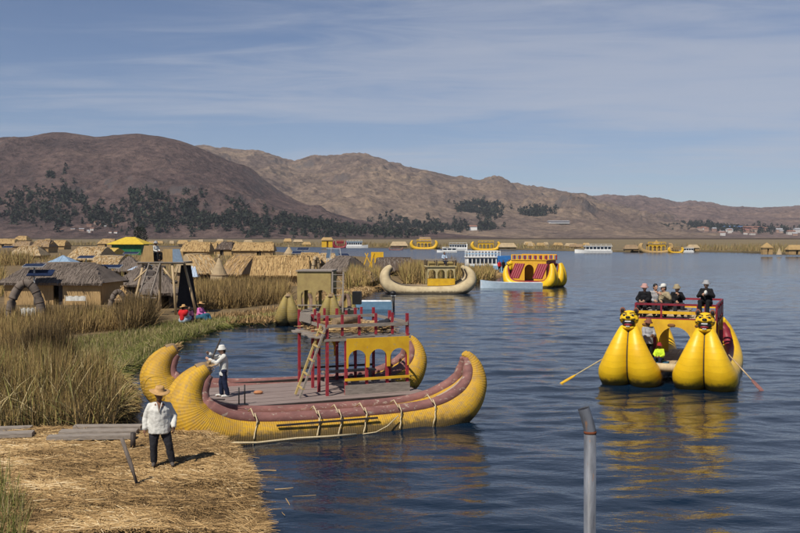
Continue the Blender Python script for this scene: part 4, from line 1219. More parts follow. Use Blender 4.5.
def puma(root, x, y, z, s=1.0, col=None, rz=0.0):
    """puma figurehead: head with open red mouth, teeth, eyes, ears; faces local -x"""
    T = lambda a, b, c: Vector((x, y, z)) + Matrix.Rotation(rz, 3, 'Z') @ Vector((a * s, b * s, c * s))
    m = MB()
    m.ball(T(.06, 0, .22), (.30 * s, .33 * s, .27 * s), 16, 10); m.ball(T(-.17, 0, .23), (.17 * s, .25 * s, .10 * s), 14, 8)
    m.ball(T(-.16, 0, -.10), (.18 * s, .22 * s, .085 * s), 14, 8); m.capsule(T(.12, 0, .1), T(.04, 0, -.24), .22 * s, .20 * s, 14)
    for sg in (-1, 1): m.ball(T(-.02, .20 * sg, .16), (.17 * s, .13 * s, .15 * s), 12, 8)
    h = remesh(m.build('puma_head', col or H_NEW, root), .03 * s, 3)
    m = MB(); m.ball(T(-.15, 0, .055), (.205 * s, .225 * s, .15 * s), 14, 8); m.build('mouth', BLACK, h)
    m = MB(); m.ball(T(-.23, 0, .01), (.145 * s, .16 * s, .075 * s), 12, 8); m.build('tongue', MAROON2, h)
    m = MB(); m.box(T(-.325, 0, .125), (.05 * s, .20 * s, .03 * s)); m.build('upper_teeth', WHITEP, h)
    m = MB(); m.box(T(-.335, 0, -.045), (.05 * s, .13 * s, .022 * s)); m.build('lower_teeth', WHITEP, h)
    m = MB(); m.ball(T(-.325, 0, .27), (.06 * s, .085 * s, .045 * s), 10, 6); m.build('nose', BLACK, h)
    for sg in (-1, 1):
        m = MB(); m.ball(T(-.20, .145 * sg, .335), (.05 * s, .055 * s, .045 * s), 10, 6); e = m.build('eye', CREAM, h)
        m = MB(); m.ball(T(-.245, .145 * sg, .335), (.022 * s, .036 * s, .036 * s), 8, 6); m.build('pupil', BLACK, h)
        m = MB(); m.ball(T(.04, .235 * sg, .475), (.055 * s, .095 * s, .12 * s), 12, 8); e = m.build('ear', C_BROWN, h)
        m = MB(); m.ball(T(.0, .235 * sg, .475), (.04 * s, .06 * s, .08 * s), 10, 6); m.build('ear_inside', BLACK, h)
        m = MB(); m.tube([T(-.27, .05 * sg, .40), T(-.21, .16 * sg, .425), T(-.08, .26 * sg, .39), T(-.04, .30 * sg, .30)], .020 * s, 6); m.build('brow_stripe', BLACK, h)
        m = MB(); m.tube([T(-.30, .14 * sg, .20), T(-.20, .26 * sg, .17), T(-.08, .32 * sg, .16)], .015 * s, 6); m.build('whisker_stripe', BLACK, h)
    m = MB(); m.tube([T(-.12, -.20, -.20), T(-.17, -.08, -.24), T(-.19, 0, -.25), T(-.17, .08, -.24), T(-.12, .20, -.20)], .028 * s, 6); m.build('neck_rope', DARKW, h)
    return h
for lat in (-SPR2 / 2, SPR2 / 2): puma(right, -HR2 + .62, lat, 2.06, .95)
# deck, cabin
RD = .62
for k in range(9):
    m = MB(); m.box((.1, -1.02 + .2267 * (k + .5), RD - .03 + random.uniform(-.004, .004)), (5.4, .215, .04)); m.build('deck_plank', WOODP, right)
m = MB(); m.tube([(-2.62, -1.25, RD - .02), (-2.62, 1.25, RD - .02)], .14, 12); m.build('bow_roll', H_CRM, right)
fx, bx_, yl, yr, RF = -1.45, 1.75, 1.22, -1.46, 2.04
m = arch_panel(MB(), yr, yl, RF + .09, RF - .70, RD, 1, 0.0, fx - .24, .05, 'y', ends=.80); m.build('front_panel', YELP, right)
m = arch_panel(MB(), yr, yl, RF, RF - .66, RD, 1, 0.0, bx_, .05, 'y', ends=.76); m.build('back_panel', YELP, right)
for y in (yl - .03, yr - .02):
    m = arch_panel(MB(), fx + .08, bx_ - .03, RF - .01, RF - .55, RF - .85, 3, .1, y, .05); m.build('side_panel', YELP, right)
for y in (yl, yr):
    for x in (fx + .1, fx + 1.1, fx + 2.1, bx_ - .05):
        m = MB(); m.box((x, y, (RD + RF + .6) / 2), (.07, .07, RF + .6 - RD)); m.build('post', MAROON2, right)
m = MB(); m.box((fx - .26, .62, RD + .45), (.03, .24, .9)); m.build('red_panel', MAROON2, right)
m = MB(); m.box((fx - .26, -.9, RD + .45), (.03, .3, .9)); m.build('red_panel', MAROON2, right)
for k in range(10):
    m = MB(); m.box(((fx + bx_) / 2, yr + .15 + .3 * k, RF + .03), (bx_ - fx + .3, .29, .04)); m.build('floor_board', WOODP, right)
for x in (fx - .14, bx_ + .05):
    for z, mt, th in ((RF + .60, MAROON2, .07), (RF + .32, YELP, .10), (RF + .10, MAROON2, .06)):
        m = MB(); m.bar((x, yr, z), (x, yl, z), .05, th); m.build('rail', mt, right)
    for y in (yl, 0.35, -.85, yr):
        m = MB(); m.box((x, y, RF + .32), (.06, .06, .62)); m.build('rail_post', MAROON2, right)
for y in (yl, yr):
    for z, mt, th in ((RF + .60, MAROON2, .07), (RF + .30, MAROON2, .30)):
        m = MB(); m.bar((fx, y, z), (bx_, y, z), .05, th); m.build('rail', mt, right)
for x in (fx + .35, fx + 1.2): 
    m = MB(); m.box((x, .3, RF + .36), (.32, 1.7, .05)); m.box((x, -.5, RF + .18), (.28, .05, .30)); m.box((x, 1.1, RF + .18), (.28, .05, .30)); m.build('bench', WOOD, right)
mscroll = M('brown_ornament', (.22, .10, .03), None, 5)
for y in (.85, 0.0, -.9):
    m = MB(); m.ball((fx - .25, y, RF - .10), (.02, .14, .06), 10, 6); m.build('painted_ornament', mscroll, right)
# passengers on the top deck
def seat_pt(lat, x, z): return boat_world(right, (x, lat, z))
SITU = dict(SIT); DIMRED = cloth('dull_red', (.30, .03, .03))
PZ = RF + .42
pass_ = [
    (1.02, -.95, 'seated passenger in dark coat and rose hat at the left end of the top deck', C_BLACK, ('bucket', C_HATPINK), SKINL, -6),
    (.66, -.75, 'seated passenger in pale grey jacket with dark hair on the top deck', C_GREY, None, SKINL, 20),
    (.22, -.95, 'seated passenger in khaki jacket with white cap on the top deck', C_KHAKI, ('cap', C_WHITE), SKINL, -20),
    (-.12, -.80, 'seated passenger in black coat and tan hat in the middle of the top deck', C_BLACK, ('bucket', C_KHAKI), SKINL, 12),
]
for lat, x, lab, col, hat, sk, tw in pass_:
    ps = {k_: Vector(v_) for k_, v_ in SITU.items()}; r5 = random.Random(int(lat * 100) + 9); ln_ = r5.uniform(-.08, .08); lf = r5.uniform(-.12, .02)
    for k_ in ('neck', 'head', 'shL', 'shR', 'chest'): ps[k_] = ps[k_] + Vector((ln_, lf, 0)) * (.5 if k_ == 'chest' else 1)
    if r5.random() < .6: ps['wrR'] = Vector((.05 + ln_, -.24 + lf, .52)); ps['elR'] = Vector((.24 + ln_, -.14, .36))
    person(lab, seat_pt(lat, x - .05, PZ), YR - R(90) + R(tw), ps, skin=sk, top=col, legs=C_CHAR, hat=hat, hair=HAIR, voxel=.016, bulk=r5.uniform(1.02, 1.18), shoes=C_BLACK, tilt=R(r5.uniform(4, 26)), turn=R(r5.uniform(-45, 45)), scale=r5.uniform(.97, 1.06))
person('passenger in black clothes and cap sitting over the right puma head', seat_pt(-1.12, fx - .02, RF + .58), YR - R(90) + R(-8), dict(SIT, wrL=(-.08, -.26, .40), wrR=(.10, -.24, .42), elL=(-.25, -.06, .33), elR=(.25, -.06, .33)),
       skin=SKINL, top=C_BLACK, legs=C_BLACK, hat=('bucket', C_GREY), hair=HAIR, voxel=.016, bulk=1.15, shoes=C_BLACK, tilt=R(6), shawl=None)
m = MB(); m.ball((0, 0, 0), (.16, .06, .09), 12, 8)
o = m.build('white_bag', C_WHITE, None, seat_pt(-1.12, fx - .32, RF + 1.04), (0, 0, YR)); tag(o, 'white bag held by the passenger in black over the puma head', 'bag')
person('man in grey jacket and brown hat standing on the deck beside the left puma head', boat_world(right, (-2.0, .74, RD - .008)), YR - R(90) + R(35), dict(elL=(-.2, -.1, 1.0), wrL=(-.06, -.26, .98), elR=(.2, -.1, 1.0), wrR=(.05, -.28, 1.02)),
       top=C_GREY, legs=C_BLACK, hat=('bucket', C_BROWN), hair=HAIR, voxel=.014, bulk=1.05, shoes=C_BLACK, tilt=R(18))
person('person in lime vest and red hat sitting low in the archway of the yellow boat', boat_world(right, (-1.9, .36, RD + .08)), YR - R(90) + R(-10), SIT, top=C_LIME, legs=C_NAVY, hat=('bucket', DIMRED), hair=HAIR, voxel=.016, shoes=C_BLACK, tilt=R(10), scale=.74)
m = MB(); m.box((0, 0, .04), (.5, .6, .08)); o = m.build('deck_cushion', C_TEAL, None, boat_world(right, (-1.9, .36, RD - .008)), (0, 0, YR)); tag(o, 'blue cushion under the person in the lime vest', 'cushion')
# oars
def oar(a, b, shaft, blade, label, bw=.16, bl=.75, r=.022):
    a = Vector(a); b = Vector(b); d = (b - a).normalized()
    m = MB(); m.tube([a, b - d * bl], r, 8); root = m.build('oar', shaft)
    m = MB(); s_, u_ = frame_of(d); 
    P = [b - d * bl, b - d * bl * .85, b - d * bl * .4, b]; W = [.03, bw * .8, bw, bw * .7]
    for i in range(3):
        q = []
        for p, w in ((P[i], W[i]), (P[i + 1], W[i + 1])):
            q += [p + s_ * w / 2 + u_ * .012, p - s_ * w / 2 + u_ * .012, p - s_ * w / 2 - u_ * .012, p + s_ * w / 2 - u_ * .012]
        k = m.addv(q)
        for f in ((0, 1, 5, 4), (1, 2, 6, 5), (2, 3, 7, 6), (3, 0, 4, 7), (0, 3, 2, 1), (4, 5, 6, 7)): m.face([k + j for j in f])
    m.build('blade', blade, root)
    return tag(root, label, 'oar')
lA = boat_world(right, (-1.9, 1.9, .95)); lB = gp(560, 384.5, 0); lB.z = -.02
oar(lA, lB, M('straw_coloured_wood', (.5, .42, .24), None, 6), YELP, 'yellow bladed oar reaching out left of the puma boat')
rA = boat_world(right, (-1.2, -1.85, .95)); rB = gp(766, 392, 0); rB.z = -.06
oar(rA, rB, WOODP, MAROON, 'dark red bladed oar dipping into the water right of the puma boat')

# ------------------------------------------------------------------ faded olive boat moored behind
YB = R(86)
b2 = gp(286, 326.5)
olive = empty('reed_boat', (0, 0, 0), YB, 'faded olive reed boat with arched cabin moored at the straw bank', 'boat')
ax = Matrix.Rotation(YB, 3, 'Z') @ Vector((1, 0, 0)); ay = Matrix.Rotation(YB, 3, 'Z') @ Vector((0, 1, 0))
olive.location = b2 + ax * 3.4 + ay * (-1.2); olive.location.z = 0
SPO = [(a, z * .84, r * (.80 if z > .3 else .85)) for a, z, r in SPR]
for lat in (1.2, -1.2):
    make_hull(olive, SPO, -3.4, lat, H_GRN, M('faded_brown_roll', (.2, .13, .09), None, 5), w=.43, nlobe=18, tuft=('bow',), name='hull')
for k in range(7):
    m = MB(); m.box((0, -1.0 + .2857 * (k + .5), .58), (5.0, .27, .04)); m.build('deck_plank', WOOD, olive)
FX = -1.2
m = arch_panel(MB(), -0.98, 0.98, 2.95, 1.55, .62, 2, .18, FX, .05, 'y', ends=.12); m.build('arched_panel', FACADE, olive)
m = arch_panel(MB(), -0.98, 0.98, 2.95, 1.55, .62, 2, .18, FX + 2.3, .05, 'y', ends=.12); m.build('arched_panel', FACADE, olive)
m = arch_panel(MB(), FX + .06, FX + 2.29, 2.94, 1.7, .62, 2, .30, -.97, .05, 'x', ends=.1); m.build('side_panel', FACADE, olive)
m = arch_panel(MB(), FX + .06, FX + 2.29, 2.94, 1.7, .62, 2, .30, .92, .05, 'x', ends=.1); m.build('side_panel', FACADE, olive)
m = MB(); m.box((FX + 1.17, 0, 2.99), (2.5, 2.1, .06)); m.build('roof_floor', WOOD, olive)
m = MB(); m.bar((FX - .06, -.95, 1.02), (FX - .06, .95, 1.02), .05, .07); m.build('rail', WOOD, olive)
lo = ladder(olive, (FX - .45, -1.10, .62), (FX - .15, -1.10, 2.95), (0, -.62, 0), 6, WOOD, WOOD, rad=.05)
m = MB(); m.box((.4, -2.3, 1.35), (.6, .5, .75)); m.build('engine_box', BLACK, olive)
m = MB(); m.box((.4, -1.75, .7), (.9, 1.3, .08)); m.build('side_deck', WOOD, olive)

# ------------------------------------------------------------------ cream reed boat
pc = gp(428, 293.5)
cream = empty('reed_boat', pc + Vector((0, 1.0, 0)), R(3), 'cream reed boat with high curled ends and a small arched cabin', 'boat')
SPC_ = [(.75, 2.75, .16), (.42, 2.45, .28), (.18, 1.85, .42), (.30, 1.10, .55), (.85, .55, .60), (1.7, .25, .58), (3, .2, .55), (5, .2, .55), (6.2, .28, .58), (7.0, .6, .6), (7.55, 1.15, .55), (7.65, 1.85, .42), (7.4, 2.4, .28), (7.1, 2.7, .16)]
SPC_ = [(a, z * .85, r * .9) for a, z, r in SPC_]
for lat in (-1.1, 1.1):
    make_hull(cream, SPC_, -3.95, lat, H_CRM, DARKW, w=.4, nlobe=16, tuft=None, name='hull', gun_r=.10)
for k in range(6):
    m = MB(); m.box((0, -.9 + .3 * (k + .5), .66), (5.0, .28, .04)); m.build('deck_plank', WOODP, cream)
m = MB(); m.bar((-.1, -1.02, .98), (2.3, -1.02, .98), .05, .62); m.build('lower_panel', YELP, cream)
m = arch_panel(MB(), -.1, 2.3, 2.3, 1.75, 1.32, 3, .16, -1.04, .05); m.build('arched_panel', CREAM, cream)
m = arch_panel(MB(), -.1, 2.3, 2.3, 1.75, .7, 3, .16, 1.0, .05); m.build('arched_panel', CREAM, cream)
for x in (-.1, 2.25):
    m = arch_panel(MB(), -.98, .98, 2.29, 1.7, .7, 1, .5, x, .05, 'y'); m.build('end_panel', CREAM, cream)
m = MB(); m.box((1.1, 0, 2.35), (2.7, 2.3, .07)); m.build('roof', CREAM, cream)
for y in (-1.05, 1.05):
    m = MB(); m.bar((-.2, y, 2.9), (2.4, y, 2.9), .05, .08); m.build('rail', WOOD, cream)
    for x in (-.15, .7, 1.5, 2.35):
        m = MB(); m.box((x, y, 2.65), (.09, .07, .5)); m.build('rail_post', DARKW, cream)
for x in (.3, 1.1, 1.9):
    m = MB(); m.box((x, 0, 2.56), (.5, 1.6, .34)); m.build('bench', FACADE, cream)
person('small pale figure sitting on top of the cream reed boat', boat_world(cream, (1.45, -.2, 2.76)), R(20), SIT, skin=SKIN, top=C_PALEB, legs=C_NAVY, hair=HAIR, voxel=.03)

# ------------------------------------------------------------------ red and yellow boat
pr = gp(545, 288)
redb = empty('reed_boat', (0, 0, 0), R(148), 'red and yellow reed boat with striped cabin sides and a carved head', 'boat')
M_ = Matrix.Rotation(R(148), 3, 'Z'); ax = M_ @ Vector((1, 0, 0)); ay = M_ @ Vector((0, 1, 0))
SPD = [(a * .80, z * 1.32, r * 1.0) for a, z, r in SPR]
redb.location = pr + ax * 2.8 - ay * 1.25; redb.location.z = 0; redb.location.x += 1.15; redb.scale = (.88, .88, .9)
YR2 = M('orange_yellow_paint', (.66, .36, .03), (.52, .27, .02), 3, rough=.55)
for lat in (-1.25, 1.25): make_hull(redb, SPD, -3.0, lat, H_NEW, MAROON2, w=.45, nlobe=16, tuft=None, name='hull', gun_r=.16)
for k in range(5):
    m = MB(); m.box((0, -1.0 + .4 * (k + .5), .62), (5.0, .38, .04)); m.build('deck_plank', WOODP, redb)
for y in (-1.35, 1.3):
    m = arch_panel(MB(), -1.9, 2.2, 2.9, 1.9, .7, 1, 3.0, y, .05); m.build('side_panel', YR2, redb)
    for x0 in (-1.75, 1.05):       # striped flared panels
        k0 = 9; RY = Matrix.Rotation(R(-24), 3, 'Y')
        for k in range(k0):
            q = MB(); q.box((x0 + .02 + .135 * k, y + (.07 if y > 0 else -.03), 1.75), (.125, .05, 1.75), RY); q.build('stripe', MAROON2 if k % 2 == 0 else cloth('stripe_rose', (.45, .12, .14)), redb)
for x in (-1.9, 2.15):
    m = arch_panel(MB(), -1.3, 1.3, 2.9, 1.9, .7, 1, 1.0, x, .05, 'y'); m.build('end_panel', MAROON2, redb)
m = MB(); m.box((.15, 0, 2.95), (4.4, 2.85, .08)); m.build('roof_floor', YR2, redb)
for y in (-1.38, 1.38):
    m = MB(); m.bar((-2.0, y, 3.5), (2.3, y, 3.5), .06, .10); m.build('rail', YR2, redb)
    for k in range(14):
        m = MB(); m.box((-1.95 + 4.2 * k / 13, y, 3.22), (.16, .06, .48)); m.build('baluster', YR2 if k % 2 else MAROON2, redb)
puma(redb, 2.55, 1.25, 2.3, 1.2, None, R(180))
person('figure in white standing beside the red and yellow boat cabin', boat_world(redb, (2.5, .3, .64)), R(0), {}, skin=SKIN, top=C_WHITE, legs=C_RED, hat=('bucket', C_WHITE), voxel=.03)
# ------------------------------------------------------------------ low pale blue boat
def skiff(loc, rz, L, W, hgt, mat, inside, label, name='skiff', motor=False, group=None):
    root = empty(name, loc, rz, label, 'boat', group)
    m = MB(); n = 16; rows = []
    for i in range(n + 1):
        t = i / n; x = -L / 2 + L * t
        w = W / 2 * (1 - max(0, (t - .55) / .45) ** 2.2) + .02; sh = hgt * (1 + .45 * max(0, (t - .5) / .5) ** 2)
        rows.append(m.addv([(x, -w, sh), (x, -w * .75, -.12), (x, 0, -.2), (x, w * .75, -.12), (x, w, sh), (x, w * .86, sh), (x, w * .6, .08), (x, -w * .6, .08), (x, -w * .86, sh)]))
    for i in range(n):
        a, b = rows[i], rows[i + 1]
        for k in range(9):
            k2 = (k + 1) % 9; m.mi = 0 if k < 4 or k in (4, 8) else 1
            m.face((a + k, a + k2, b + k2, b + k), None, False)
    m.mi = 0; m.face([rows[0] + k for k in reversed(range(9))]); m.face([rows[-1] + k for k in range(9)])
    m.build('hull', [mat, inside], root)
    for t in (-.25, .08):
        q = MB(); q.box((L * t, 0, hgt * .72), (.28, W * .8, .05)); q.build('thwart', WOOD, root)
    if motor:
        q = MB(); q.ball((-L / 2 - .12, 0, hgt + .50), (.22, .19, .20), 12, 8); e = q.build('outboard_motor', BLACK, root)
        q = MB(); q.box((-L / 2 - .14, 0, hgt + .36), (.34, .26, .06)); q.build('motor_band', ALU, e)
        q = MB(); q.tube([(-L / 2 - .14, 0, hgt + .34), (-L / 2 - .18, 0, -.3)], [.09, .06], 8); q.build('motor_leg', BLACK, e)
        q = MB(); q.tube([(-L / 2 + .05, 0, hgt + .5), (-L / 2 + .55, .05, hgt + .62)], .03, 6); q.build('tiller', BLACK, e)
    return root
skiff(gp(512, 288.5) + Vector((0, .6, 0)), R(-4) + math.pi, 5.9, 1.5, .55, M('bluish_white_paint', (.44, .54, .63), (.33, .43, .52), 3, rough=.5), M('pale_inside', (.5, .55, .6), None, 3), 'low pale blue wooden boat in front of the red and yellow boat')
skiff(gp(365, 309), R(183), 3.6, 1.5, .55, BLUEP, M('white_inside', (.7, .72, .74), None, 3), 'light blue motorboat with black outboard behind the olive boat', motor=True)

# ------------------------------------------------------------------ the metal post by the camera
m = MB(); yp = 4.9
def pp(px, py): return Vector(((px - 400) / 950 * yp, yp, CAMZ - (py - HOR) * yp / 950))
a = pp(591.3, 433.5); top_ = pp(584.6, 409)
m.tube([(a.x + .012, yp, -.9), (a.x + .004, yp, 2.5), a + Vector((0, 0, -.006))], [.0315] * 3, 20); pst = m.build('metal_post', GALV)
tag(pst, 'bent grey galvanised metal post rising from the water', 'post')
m = MB(); m.tube([a + Vector((0, 0, .006)), a.lerp(top_, .35) + Vector((.0035, 0, 0)), top_], [.0315, .031, .0305], 20, False); m.build('bent_top', GALV, pst)
m = MB(); d_ = (top_ - a).normalized(); m.tube([top_ - d_ * .01, top_ - d_ * .004], [.026, .026], 20); m.build('pipe_mouth', BLACK, pst)
m = MB(); m.tube([a + Vector((0, 0, -.007)), a + Vector((0, 0, .001)), a + Vector((0, 0, .008))], [.0318, .0335, .032], 20); m.build('weld_ring', RUST, pst)
# ------------------------------------------------------------------ on the straw platform
m = MB(); a = gp(136.5, 491, .30); m.tube([a, a + Vector((-.13, .02, .4)), a + Vector((-.31, .0, .96))], [.042, .04, .036], 9)
o = m.build('wooden_stake', M('grey_stake_wood', (.17, .14, .12), (.08, .065, .055), 9, (2, 2, .4))); tag(o, 'leaning grey wooden stake driven into the straw', 'stake')
m = MB(); a = gp(131, 452, .30); m.tube([a, a + Vector((.01, 0, .40))], [.06, .055], 9)
o = m.build('wooden_stub', DARKW); tag(o, 'short dark wooden stub beside the man on the straw', 'stub')
plk = [((-5, 437), (31, 435.5), .34, 'broad weathered plank at the left edge of the straw'), ((-5, 431), (29, 430), .30, 'second weathered plank behind the one at the left edge'),
       ((46, 440), (133, 438), .30, 'nearest of the long grey planks left of the man'), ((58, 434.5), (136, 433.5), .30, 'middle one of the long grey planks left of the man'), ((72, 429.5), (140, 428.8), .26, 'farthest of the long grey planks left of the man')]
for a, b, w, lab in plk:
    A = gp(*a, .42); B = gp(*b, .42); d = B - A
    m = MB(); m.box((0, 0, .03), (d.length, w, .085), None, .008)
    o = m.build('plank', WOOD, None, (A + B) / 2 + Vector((0, 0, -.005)), (random.uniform(-.04, .04), 0, math.atan2(d.y, d.x))); tag(o, lab, 'plank', 'planks at the back of the straw platform')
# ================================================================== VILLAGE
def hut(label, px, py, w_px, eave_y, ridge_y, depth_m=3.0, rz=0.0, roof=T_TAN, wall=None, hip=0.25, over=.3, door=0.0, strands=500, z0=.33, round_=0.15, name='reed_hut', cat='hut', group='huts of the reed village', inset_door=.9):
    """reed hut whose front foot is at this place of the photograph; sizes follow from its distance"""
    p = gp(px, py, z0); D = p.y; k = D / 950.0
    w = w_px * k; wh = max(.6, (py - eave_y) * k); rh = max(.4, (eave_y - ridge_y) * k)
    root = empty(name, p + Matrix.Rotation(rz, 3, 'Z') @ Vector((0, depth_m / 2, 0)), rz, label, cat, group)
    root['w'] = w
    del root['w']
    wall = wall or T_WALL
    d2 = depth_m / 2; w2 = w / 2 - over
    # walls, the front one with a doorway
    m = MB(); dw = inset_door / 2
    dx = door * w2
    for x0, x1 in ((-w2, dx - dw), (dx + dw, w2)):
        if x1 - x0 > .05: m.box(((x0 + x1) / 2, -d2, wh / 2), (x1 - x0, .10, wh))
    dh = min(wh * .92, 1.7)
    if wh - dh > .03: m.box((dx, -d2, (wh + dh) / 2), (dw * 2, .098, wh - dh))
    m.build('front_wall', wall, root)
    for x in (-w2 + .05, w2 - .05):
        m = MB(); m.box((x, .02, wh / 2 + .01), (.096, depth_m - .16, wh - .02))
        b = m.addv([(x - .045, -d2 + .1, wh), (x - .045, d2 - .1, wh), (x - .045, 0, wh + rh * (1 - hip) * .9), (x + .045, -d2 + .1, wh), (x + .045, d2 - .1, wh), (x + .045, 0, wh + rh * (1 - hip) * .9)])
        if hip < .15:
            for f in ((0, 2, 1), (3, 4, 5), (0, 3, 5, 2), (1, 2, 5, 4)): m.face([b + i for i in f])
        m.build('side_wall', wall, root)
    m = MB(); m.box((0, d2, wh / 2), (2 * w2, .10, wh)); m.build('back_wall', wall, root)
    m = MB(); m.box((dx + dw * .5, -d2 + .10, dh / 2), (dw, .05, dh)); m.build('door', DARKW, root)
    # thick thatch: rows from eave to ridge to eave
    prof = []
    ov = over + .12
    for i in range(13):
        t = -1 + 2 * i / 12.0
        y = t * (d2 + ov); z = wh - .12 + (rh + .12) * (1 - abs(t) ** (1.25 + round_))
        prof.append((y, z, abs(t)))
    m = MB(); rows = []
    nx = 14
    for y, z, t in prof:
        cut = hip * depth_m * (1 - t) ** .8
        rows.append(m.addv([(-(w / 2 - cut) + (w - 2 * cut) * i / nx, y + random.uniform(-.03, .03), z + random.uniform(-.03, .03)) for i in range(nx + 1)]))
    lo = []
    for y, z, t in prof:
        cut = hip * depth_m * (1 - t) ** .8 + .05
        lo.append(m.addv([(-(w / 2 - cut) + (w - 2 * cut) * i / nx, y * .97, z - .17) for i in range(nx + 1)]))
    u = 0
    for r in range(12):
        du = math.hypot(prof[r + 1][0] - prof[r][0], prof[r + 1][1] - prof[r][1])
        for i in range(nx):
            a, b = rows[r], rows[r + 1]; c, d = lo[r], lo[r + 1]; s0 = w * i / nx; s1 = w * (i + 1) / nx
            m.face((a + i, a + i + 1, b + i + 1, b + i), [(s0, u), (s1, u), (s1, u + du), (s0, u + du)])
            m.face((c + i, d + i, d + i + 1, c + i + 1))
        for e in (0, nx):
            m.face((rows[r] + e, rows[r + 1] + e, lo[r + 1] + e, lo[r] + e)); 
        u += du
    for r in (0, 12):
        for i in range(nx): m.face((rows[r] + i, rows[r] + i + 1, lo[r] + i + 1, lo[r] + i))
    # closing slopes of the hipped ends
    for e in (0, nx):
        ring = [rows[r] + e for r in range(13)]
        m.face(ring if e else ring[::-1])
    rf = m.build('roof', roof, root)
    m = MB(); cut = hip * depth_m; m.tube([(-(w / 2 - cut) + .05, 0, wh + rh + .0), (0, 0, wh + rh + .03), (w / 2 - cut - .05, 0, wh + rh)], [.09, .10, .09], 8)
    m.build('ridge_roll', roof, rf)
    if strands:
        n = strands
        sd = rng.choice([-1, 1], n); t = rng.uniform(.05, 1.02, n)
        yy = sd * t * (d2 + ov); zz_ = wh - .12 + (rh + .12) * (1 - np.minimum(t, 1) ** (1.25 + round_)) + .02
        cut = hip * depth_m * np.clip(1 - t, 0, 1) ** .8
        xx = rng.uniform(-1, 1, n) * (w / 2 - cut)
        dz = -(rh + .12) * (1.25 + round_) * t ** (.25 + round_) / (d2 + ov)
        D_ = np.stack([rng.normal(0, .10, n), sd * np.ones(n), dz + rng.normal(.03, .05, n)], 1); D_ /= np.linalg.norm(D_, axis=1)[:, None]
        W_ = k * rng.uniform(.35, .8, n)
        o = straws('thatch_stalks', np.stack([xx, yy, zz_], 1), D_, rng.uniform(.3, .8, n), W_, M_STRAW if roof in (T_GOLD, T_PALE) else M_GREYST if roof in (T_GREY, T_DARK) else M_STRAW, np.clip(rng.normal(.42, .2, n), 0, 1), rf)
        tag(o, None, None, None, 'stuff')
    return root
M_GREYST = tint_mat('grey_stalk', [(0, (.05, .04, .035)), (.5, (.15, .12, .10)), (1, (.26, .22, .19))])

hut('large dark grey thatched hut at the left edge with reed walls', 52, 305, 108, 281, 264.5, 4.2, R(-4), T_GREY, hip=.36, strands=1800, door=.12, inset_door=.65)
hut('dark thatched hut just left of the lookout tower', 133, 297, 44, 283, 263, 4.5, R(-8), T_GREY, T_WALL, hip=.45, strands=600, door=-.2)
hut('grey roofed hut standing behind the legs of the lookout tower', 161, 309, 38, 291, 268, 4.0, R(18), T_GREY, T_TAN, hip=.4, strands=500, door=.5)
hut('low round thatched hut beside the dark green reed clump', 120, 307, 22, 301, 291, 2.2, R(5), T_TAN, hip=.4, strands=200, inset_door=.5)
hut('golden thatched hut with open front behind the olive boat', 280, 286, 60, 274, 257, 4.0, R(3), T_GOLD, hip=.05, strands=900, door=-.75)
hut('steep gabled thatched hut left of the pointed reed cone', 207, 283, 28, 272, 255, 4.5, R(38), T_PALE, T_TAN, hip=.02, strands=500, inset_door=.8)
hut('steep gabled thatched hut right of the pointed reed cone', 232, 281, 30, 273, 256, 4.2, R(-30), T_TAN, T_WALL, hip=.03, strands=500, inset_door=.8)
hut('long golden reed hut left of the black roofed hut', 195, 256.5, 30, 251, 242.5, 6, R(0), T_GOLD, hip=.08, strands=350, door=-.7)
hut('long golden reed hut right of the black roofed hut', 253, 257.5, 42, 250, 243, 6, R(2), T_GOLD, hip=.05, strands=400, door=.3)
hut('black roofed small hut between two long golden huts', 224, 255.5, 18, 249, 242, 6, R(-6), T_DARK, T_GOLD, hip=.15, strands=150, door=-.3)
hut('small golden hut with a plain front beside the black roofed hut', 211, 254.5, 11, 249, 243, 5, R(0), T_GOLD, T_GOLD, hip=.05, strands=120)
hut('pale rounded thatch hut among the left huts', 25, 259, 32, 255, 246.5, 6, R(4), T_PALE, hip=.3, strands=300, round_=.8)
hut('tan hut with a wide golden roof left of the tin roof', 40, 253, 19, 246.5, 240, 7, R(0), T_TAN, hip=.12, strands=150)
hut('low golden hut behind the tin roof', 57, 249.5, 16, 245.5, 240.5, 7, R(0), T_GOLD, hip=.1, strands=100)
hut('far golden hut at the left edge under the hill', 3, 248, 24, 243.5, 239, 8, R(0), T_GOLD, hip=.15, strands=100)
hut('brown hut with a dark front in the second left row', 20, 250, 20, 246, 241.5, 8, R(0), T_TAN, T_TAN, hip=.15, strands=100)
hut('tall brown topped far hut near the left edge', 20, 243.5, 14, 240, 236, 9, R(0), T_GOLD, T_TAN, hip=.2, strands=60)
hut('wide olive gold roof in front of the green house', 82, 264, 36, 259, 247.5, 7, R(-12), T_PALE, T_GOLD, hip=.05, strands=500)
hut('yellow edged roof sloping towards the solar panels', 97, 262, 30, 257.5, 248.5, 6, R(-20), M('yellow_thatch_cover', (.50, .35, .08), (.36, .25, .07), 1.2, rough=.9), T_GOLD, hip=.03, strands=0)
hut('pale flat roofed hut below the row of solar panels', 104, 271, 30, 264, 256.5, 5, R(-4), T_PALE, T_WALL, hip=.04, strands=350)
hut('grey thatched hut with steep roof beside the blue tin sheet', 128, 275, 30, 270, 257, 5, R(12), T_GREY, T_TAN, hip=.35, strands=300)
hut('far tan hut under the pine wood behind the green house', 106, 247, 18, 243.5, 239, 8, 0, T_GOLD, hip=.15, strands=80)
hut('dark thatch hut left of the cream reed boat', 395, 276, 42, 269, 258.5, 4.5, R(2), T_DARK, T_TAN, hip=.1, strands=500, round_=.6)
hut('small tan hut in front of the metal frame', 310, 269, 22, 262, 253.5, 5, R(5), T_GOLD, hip=.05, strands=250)
